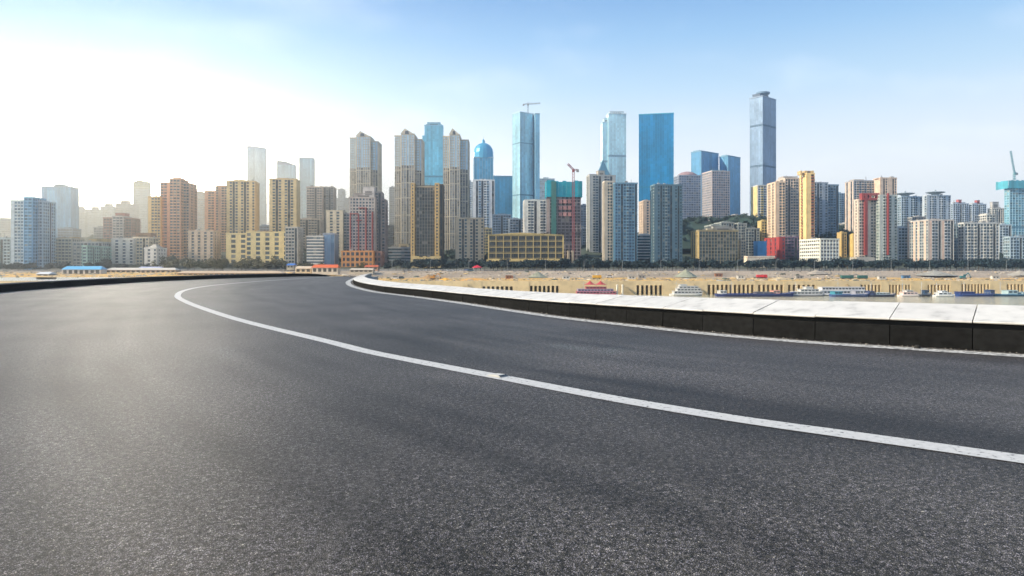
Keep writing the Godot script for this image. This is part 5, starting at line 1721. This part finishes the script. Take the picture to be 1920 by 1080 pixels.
func heap(label: String, px: float, d: float, r: float, h: float, col: Color, seed_: int) -> void:
	var x := px_x(px, d)
	var y := bank(x, d) - 0.6
	var n := thing("gravel_heap", label, "heap", Vector3(x, y, -d))
	var nz := FastNoiseLite.new()
	nz.seed = seed_
	nz.frequency = 0.12
	var s := Shape.new()
	var rings := 7
	var sides := 28
	for q in rings:
		for k in sides:
			var p := []
			for e in [[q, k], [q, k + 1], [q + 1, k + 1], [q + 1, k]]:
				var f: float = float(e[0]) / rings
				var a: float = TAU * (e[1] % sides) / sides
				var rr: float = r * (1.0 - f) * (1.0 + 0.2 * nz.get_noise_2d(cos(a) * 8.0, sin(a) * 8.0))
				p.append(Vector3(x + sin(a) * rr, y + h * pow(f, 1.25) + 0.5 * nz.get_noise_3d(cos(a) * 9.0, f * 14.0, sin(a) * 9.0) * (1.0 - f), -d + cos(a) * rr * 0.7))
			s.quad(p[0], p[1], p[2], p[3], col * rng.randf_range(0.85, 1.15))
	part("gravel", s, wall_mat, n)


func shed(label: String, x0: float, x1: float, y0: float, y1: float, d: float, wall: Color, roof: Color) -> void:
	var xa := px_x(x0, d)
	var xb := px_x(x1, d)
	var ya := px_y(y1, d)
	var yb := px_y(y0, d)
	var n := thing("shed", label, "shed", Vector3((xa + xb) / 2, ya, -d))
	var rise := (yb - ya) * 0.42
	var w := Shape.new()
	w.abox(Vector3(xa + 0.5, ya - 2.0, -d - 9.0), Vector3(xb - 0.5, yb - rise, -d - 0.6), wall)
	var walls := part("wall", w, wall_mat, n)
	var r := Shape.new()
	var f0 := Vector3(xa, yb - rise, -d)
	var f1 := Vector3(xb, yb - rise, -d)
	var b0 := Vector3(xa, yb - rise, -d - 9.6)
	var b1 := Vector3(xb, yb - rise, -d - 9.6)
	var t0 := Vector3(xa + (xb - xa) * 0.06, yb, -d - 4.8)
	var t1 := Vector3(xb - (xb - xa) * 0.06, yb, -d - 4.8)
	r.quad(f0, f1, t1, t0, roof)
	r.quad(b1, b0, t0, t1, roof)
	r.tri(b0, f0, t0, roof)
	r.tri(f1, b1, t1, roof)
	r.quad(f1, f0, b0, b1, roof * 0.4)
	part("roof", r, paint_mat, n)
	var count := maxi(2, int((xb - xa) / 4.0))
	for k in count:
		var o := Shape.new()
		var wd := (xb - xa - 1.4) / count
		o.abox(Vector3(xa + 0.7 + k * wd + wd * 0.2, ya + 0.2, -d - 0.65), Vector3(xa + 0.7 + k * wd + wd * 0.8, yb - rise - 0.5, -d - 0.52), Color(0.06, 0.055, 0.05))
		part("window", o, pane_mat, walls)


func lamp_label(segs: Array, x: float) -> String:
	for s in segs:
		if x < s[0]:
			return "thin grey street lamp on the road, " + s[1]
	return "thin grey street lamp on the riverside road"


func build_small_things() -> void:
	# parked cars on the riverside road
	var white := Color(0.75, 0.76, 0.78)
	var names := ["leftmost white car parked below the dark brown hotel", "second white car from the left below the dark brown hotel", "third white car from the left below the dark brown hotel", "fourth white car from the left below the dark brown hotel", "fifth white car from the left below the dark brown hotel", "sixth white car from the left below the dark brown hotel", "seventh white car from the left below the dark brown hotel", "eighth white car from the left below the dark brown hotel"]
	var px := [776, 787, 799, 812, 824, 838, 849, 863]
	for k in 8:
		vehicle("parked_car", names[k], "car", px[k], 597.0 + (k % 3) * 0.5, 4.5, 1.55, white, Color(0.06, 0.07, 0.08), "white cars parked along the riverside road")
	vehicle("van", "blue van parked left of the small red canopy", "van", 875, 598, 5.0, 2.1, Color(0.05, 0.12, 0.4), Color(0.05, 0.07, 0.1))
	vehicle("van", "dark teal van standing at the top of the grey slope, left of the canopy", "van", 882, 588, 5.4, 2.4, Color(0.03, 0.12, 0.18), Color(0.03, 0.05, 0.07))
	var cn := thing("canopy", "small red canopy tent beside the parked cars", "canopy", at(895, 506, 597))
	var s := Shape.new()
	var c := cn.position
	s.lathe(c + Vector3(0, 1.9, 0), [Vector2(4.6, 0), Vector2(4.2, 0.35), Vector2(2.2, 1.5), Vector2(0, 2.3)], 8, Color(0.6, 0.03, 0.06), 0.7)
	part("canopy_roof", s, paint_mat, cn)
	for k in 4:
		var p := Shape.new()
		var b := c + Vector3([-3.4, 3.4, 3.4, -3.4][k], -0.6, [-2.0, -2.0, 2.0, 2.0][k])
		p.bar(b, b + Vector3(0, 2.6, 0), 0.08, Color(0.6, 0.6, 0.6))
		part("pole", p, metal_mat, cn)

	# plant and heaps on the sand terrace
	truck("yellow dump truck on the sand above the red ferry", 1119, 548, 7.0, Color(0.62, 0.34, 0.03), Color(0.66, 0.38, 0.04))
	vehicle("van", "white van on the sand, right of the yellow dump truck", "van", 1143, 562, 5.2, 2.2, white, Color(0.08, 0.09, 0.1))
	truck("red truck on the grey slope above the long barge", 1428, 560, 8.5, Color(0.5, 0.03, 0.04), Color(0.62, 0.04, 0.06))
	truck("dark green truck on the terrace, left one of the two", 1588, 545, 9.5, Color(0.02, 0.1, 0.1), Color(0.02, 0.13, 0.12))
	truck("dark green truck on the terrace, right one of the two", 1617, 545, 7.5, Color(0.02, 0.1, 0.1), Color(0.02, 0.12, 0.11))
	digger("teal excavator on the terrace near the right edge", 1806, 548, Color(0.02, 0.16, 0.2))
	digger("orange excavator on the sand left of the first quay openings", 812, 540, Color(0.55, 0.26, 0.05))
	vehicle("van", "white van parked behind the end of the white parapet", "van", 741, 545, 5.5, 2.3, white, Color(0.06, 0.08, 0.09))
	vehicle("van", "dark blue van right beside the white van near the white parapet", "van", 752, 547, 5.5, 2.3, Color(0.03, 0.09, 0.14), Color(0.03, 0.04, 0.05))
	heap("grey green gravel cone above the first quay openings", 1008, 566, 9.5, 5.2, Color(0.30, 0.31, 0.24), 401)
	heap("tall grey green gravel cone above the white ferry", 1286, 568, 11.0, 6.6, Color(0.30, 0.32, 0.25), 402)
	heap("pale grey gravel mound above the pontoon house", 1530, 580, 11.0, 3.6, Color(0.42, 0.37, 0.31), 403)
	heap("broad grey gravel mound above the right hand quay", 1752, 574, 18.0, 4.6, Color(0.36, 0.35, 0.31), 404)
	heap("grey gravel mound at the right edge of the bank", 1912, 574, 13.0, 4.4, Color(0.40, 0.37, 0.32), 405)
	heap("brown spoil mound on the sand near the end of the white parapet", 805, 556, 12.0, 4.0, Color(0.40, 0.25, 0.12), 406)
	heap("bright orange sand heap left of the first quay openings", 835, 530, 9.0, 2.4, Color(0.78, 0.40, 0.06), 407)
	heap("long orange sand heap below the first gravel cone", 890, 532, 20.0, 2.0, Color(0.72, 0.38, 0.1), 408)
	heap("small yellow sand heap above the white ferry", 1258, 530, 9.0, 2.0, Color(0.72, 0.46, 0.1), 409)
	heap("pale sand heap right of the long barge stern", 1462, 540, 12.0, 2.8, Color(0.6, 0.48, 0.3), 410)
	var cabins := [[1185, 545, 0, "white site cabin on the terrace left of the tall gravel cone"], [1204, 556, 1, "grey site cabin on the terrace near the tall gravel cone"], [1390, 552, 0, "white site cabin on the sand above the long barge"], [1348, 566, 2, "rusty site cabin at the slope foot above the long barge"], [1500, 548, 1, "grey site cabin on the sand above the white cabin boat"], [1655, 540, 0, "white site cabin right of the two green trucks"], [1700, 552, 3, "blue site cabin on the terrace above the pink river boat"], [1868, 545, 0, "white site cabin on the terrace right of the teal excavator"], [955, 552, 2, "rusty site cabin on the sand left of the first gravel cone"], [1062, 545, 0, "white site cabin on the sand above the red ferry's left end"]]
	for q in cabins:
		var col: Color = [Color(0.6, 0.6, 0.58), Color(0.36, 0.36, 0.36), Color(0.34, 0.16, 0.09), Color(0.08, 0.2, 0.4)][q[2]]
		var x := px_x(q[0], q[1])
		var y := bank(x, q[1])
		var cb := thing("site_cabin", q[3], "cabin", Vector3(x, y, -q[1]))
		var w := Shape.new()
		w.abox(Vector3(x - 3.0, y - 1.5, -q[1] - 2.4), Vector3(x + 3.0, y + 2.5, -q[1]), col)
		part("wall", w, wall_mat, cb)
		var r := Shape.new()
		r.abox(Vector3(x - 3.2, y + 2.5, -q[1] - 2.6), Vector3(x + 3.2, y + 2.75, -q[1] + 0.2), col * 0.7)
		part("roof", r, wall_mat, cb)
		for k in 2:
			var o := Shape.new()
			o.abox(Vector3(x - 2.0 + k * 2.4, y + 0.9, -q[1] - 0.1), Vector3(x - 0.8 + k * 2.4, y + 1.9, -q[1] + 0.06), Color(0.04, 0.05, 0.06))
			part("window", o, pane_mat, cb)
	# rubble, boulders and scrap strewn over the slope and the sand, too many to count
	var rm := MultiMesh.new()
	rm.transform_format = MultiMesh.TRANSFORM_3D
	rm.use_colors = true
	var rk := Shape.new()
	rk.lathe(Vector3.ZERO, [Vector2(0.55, -0.3), Vector2(0.6, 0.05), Vector2(0.34, 0.42), Vector2(0, 0.5)], 6, Color(1, 1, 1), 0.75)
	rm.mesh = rk.mesh()
	rm.instance_count = 4200
	for k in 4200:
		var d: float = rng.randf_range(503, 590)
		var x: float = px_x(rng.randf_range(-30, 1960), d)
		var big := rng.randf_range(0.5, 1.5) + (1.6 if rng.randf() < 0.06 else 0.0)
		rm.set_instance_transform(k, Transform3D(Basis(Vector3.UP, rng.randf() * TAU).scaled(Vector3(big * rng.randf_range(0.8, 2.2), big * 0.7, big)), Vector3(x, bank(x, d) - 0.1, -d)))
		var tone := rng.randf_range(0.5, 1.3)
		var rock: Color = [Color(0.42, 0.36, 0.29), Color(0.55, 0.4, 0.2), Color(0.2, 0.18, 0.16), Color(0.36, 0.35, 0.33), Color(0.62, 0.56, 0.46), Color(0.1, 0.13, 0.1)][rng.randi() % 6]
		rm.set_instance_color(k, rock * tone)
	var rmi := MultiMeshInstance3D.new()
	rmi.name = "rubble"
	rmi.multimesh = rm
	rmi.material_override = wall_mat
	add_child(rmi)
	tag(rmi, "rubble, boulders and scrap strewn over the sandy terrace and grey embankment", "rubble", "", "stuff")

	# street lamps on the riverside road
	var segs := [[770, "left of the dark brown hotel"], [850, "before the dark brown hotel"], [915, "before the beige striped block"], [990, "before the left half of the yellow framed building"], [1062, "before the right half of the yellow framed building"], [1130, "before the netted tower crane"], [1215, "before the slate blue gridded flats"], [1290, "before the dark teal striped flats"], [1340, "before the left half of the dark glazed hotel"], [1392, "before the right half of the dark glazed hotel"], [1450, "before the long cream shed"], [1500, "right of the long cream shed"], [1576, "before the bright white low block"], [1640, "before the red strip of the red trimmed flats"], [1700, "right of the red trimmed flats"], [1745, "before the sunlit pink flats"], [1800, "before the grey half of the pink ended flats"], [1880, "before the pale gridded flats"], [2000, "at the right edge"]]
	for k in 17:
		var x := 735.0 + k * 72.0
		var p := Vector3(px_x(x, 594), bank(0, 594), -594)
		var l := thing("street_lamp", lamp_label(segs, x), "street lamp", p, "street lamps along the riverside road")
		var q := Shape.new()
		q.lathe(p, [Vector2(0.14, 0), Vector2(0.08, 9.0), Vector2(0, 9.1)], 6, Color(0.3, 0.32, 0.33))
		part("post", q, metal_mat, l)
		var a := Shape.new()
		a.bar(p + Vector3(0, 9.0, 0), p + Vector3(1.8, 9.5, 0), 0.06, Color(0.3, 0.32, 0.33))
		part("arm", a, metal_mat, l)
		var h := Shape.new()
		h.abox(p + Vector3(1.6, 9.4, -0.2), p + Vector3(2.5, 9.6, 0.2), Color(0.5, 0.5, 0.5))
		part("lamp_head", h, metal_mat, l)
	# kerb rail along the top of the embankment
	var rail := thing("railing", "low pale railing along the top of the grey embankment", "railing", Vector3(0, bank(0, 591), -591))
	var rs := Shape.new()
	rs.abox(Vector3(-700, rail.position.y + 0.9, -591.1), Vector3(700, rail.position.y + 1.05, -590.95), Color(0.5, 0.5, 0.5))
	rs.abox(Vector3(-700, rail.position.y + 0.45, -591.08), Vector3(700, rail.position.y + 0.53, -590.97), Color(0.5, 0.5, 0.5))
	part("rails", rs, metal_mat, rail)
	var posts := Shape.new()
	for k in 280:
		posts.abox(Vector3(-700 + k * 5.0, rail.position.y, -591.07), Vector3(-699.8 + k * 5.0, rail.position.y + 0.9, -590.98), Color(0.45, 0.45, 0.45))
	part("rail_posts", posts, metal_mat, rail, "stuff")

	# left bank
	shed("long shed with a light blue roof on the left bank", 114, 189, 499, 514, 540, Color(0.6, 0.55, 0.5), Color(0.14, 0.42, 0.7))
	shed("low white roofed stall left of the light blue roofed shed", 66, 92, 510, 519, 520, Color(0.5, 0.5, 0.5), Color(0.66, 0.68, 0.7))
	shed("long pale roofed market row on the left bank behind the dark parapet", 196, 330, 502, 512, 560, Color(0.55, 0.42, 0.3), Color(0.6, 0.55, 0.48))
	shed("second pale market row, with a lilac roof patch end, nearer the bend", 256, 300, 500, 508, 575, Color(0.5, 0.45, 0.45), Color(0.42, 0.46, 0.66))
	shed("low orange brown market row hugging the dark parapet", 330, 530, 508, 518, 530, Color(0.5, 0.3, 0.14), Color(0.56, 0.42, 0.28))
	shed("small blue roofed hut right of the yellow towers", 536, 551, 494, 502, 585, Color(0.55, 0.48, 0.36), Color(0.06, 0.2, 0.6))
	shed("white floating restaurant with a bright orange red roof", 583, 634, 496, 510, 545, Color(0.68, 0.6, 0.5), Color(0.66, 0.13, 0.03))
	shed("long cream hall left of the orange red roof", 552, 584, 499, 510, 548, Color(0.66, 0.54, 0.36), Color(0.62, 0.5, 0.36))
	shed("small red roofed hut at the foot of the red striped hotel", 682, 709, 497, 505, 590, Color(0.5, 0.3, 0.2), Color(0.55, 0.12, 0.05))
	shed("flat cream shed right of the orange red roof", 654, 700, 503, 510, 570, Color(0.6, 0.52, 0.4), Color(0.62, 0.56, 0.46))


func _ready() -> void:
	rng.seed = 4711
	glass_noise.seed = 12
	glass_noise.frequency = 0.03
	glass_noise.fractal_octaves = 3
	light_and_camera()
	wall_mat = mat(0.8, 0.0, noise_tex(512, 0.012, FastNoiseLite.TYPE_SIMPLEX_SMOOTH, 5, [[0.0, 0.84], [0.5, 0.96], [1.0, 1.0]], 3), 0.021)
	pane_mat = mat(0.22)
	glass_mat = mat(0.34, 0.25)
	glass_mat.metallic_specular = 0.45
	leaf_mat = mat(0.8)
	leaf_mat.backlight_enabled = true
	leaf_mat.backlight = Color(0.12, 0.14, 0.1)
	bark_mat = mat(0.9)
	metal_mat = mat(0.5)
	paint_mat = mat(0.4)
	build_road()
	build_parapets()
	build_ground()
	build_quay()
	build_city()
	build_trees()
	build_boats()
	build_small_things()
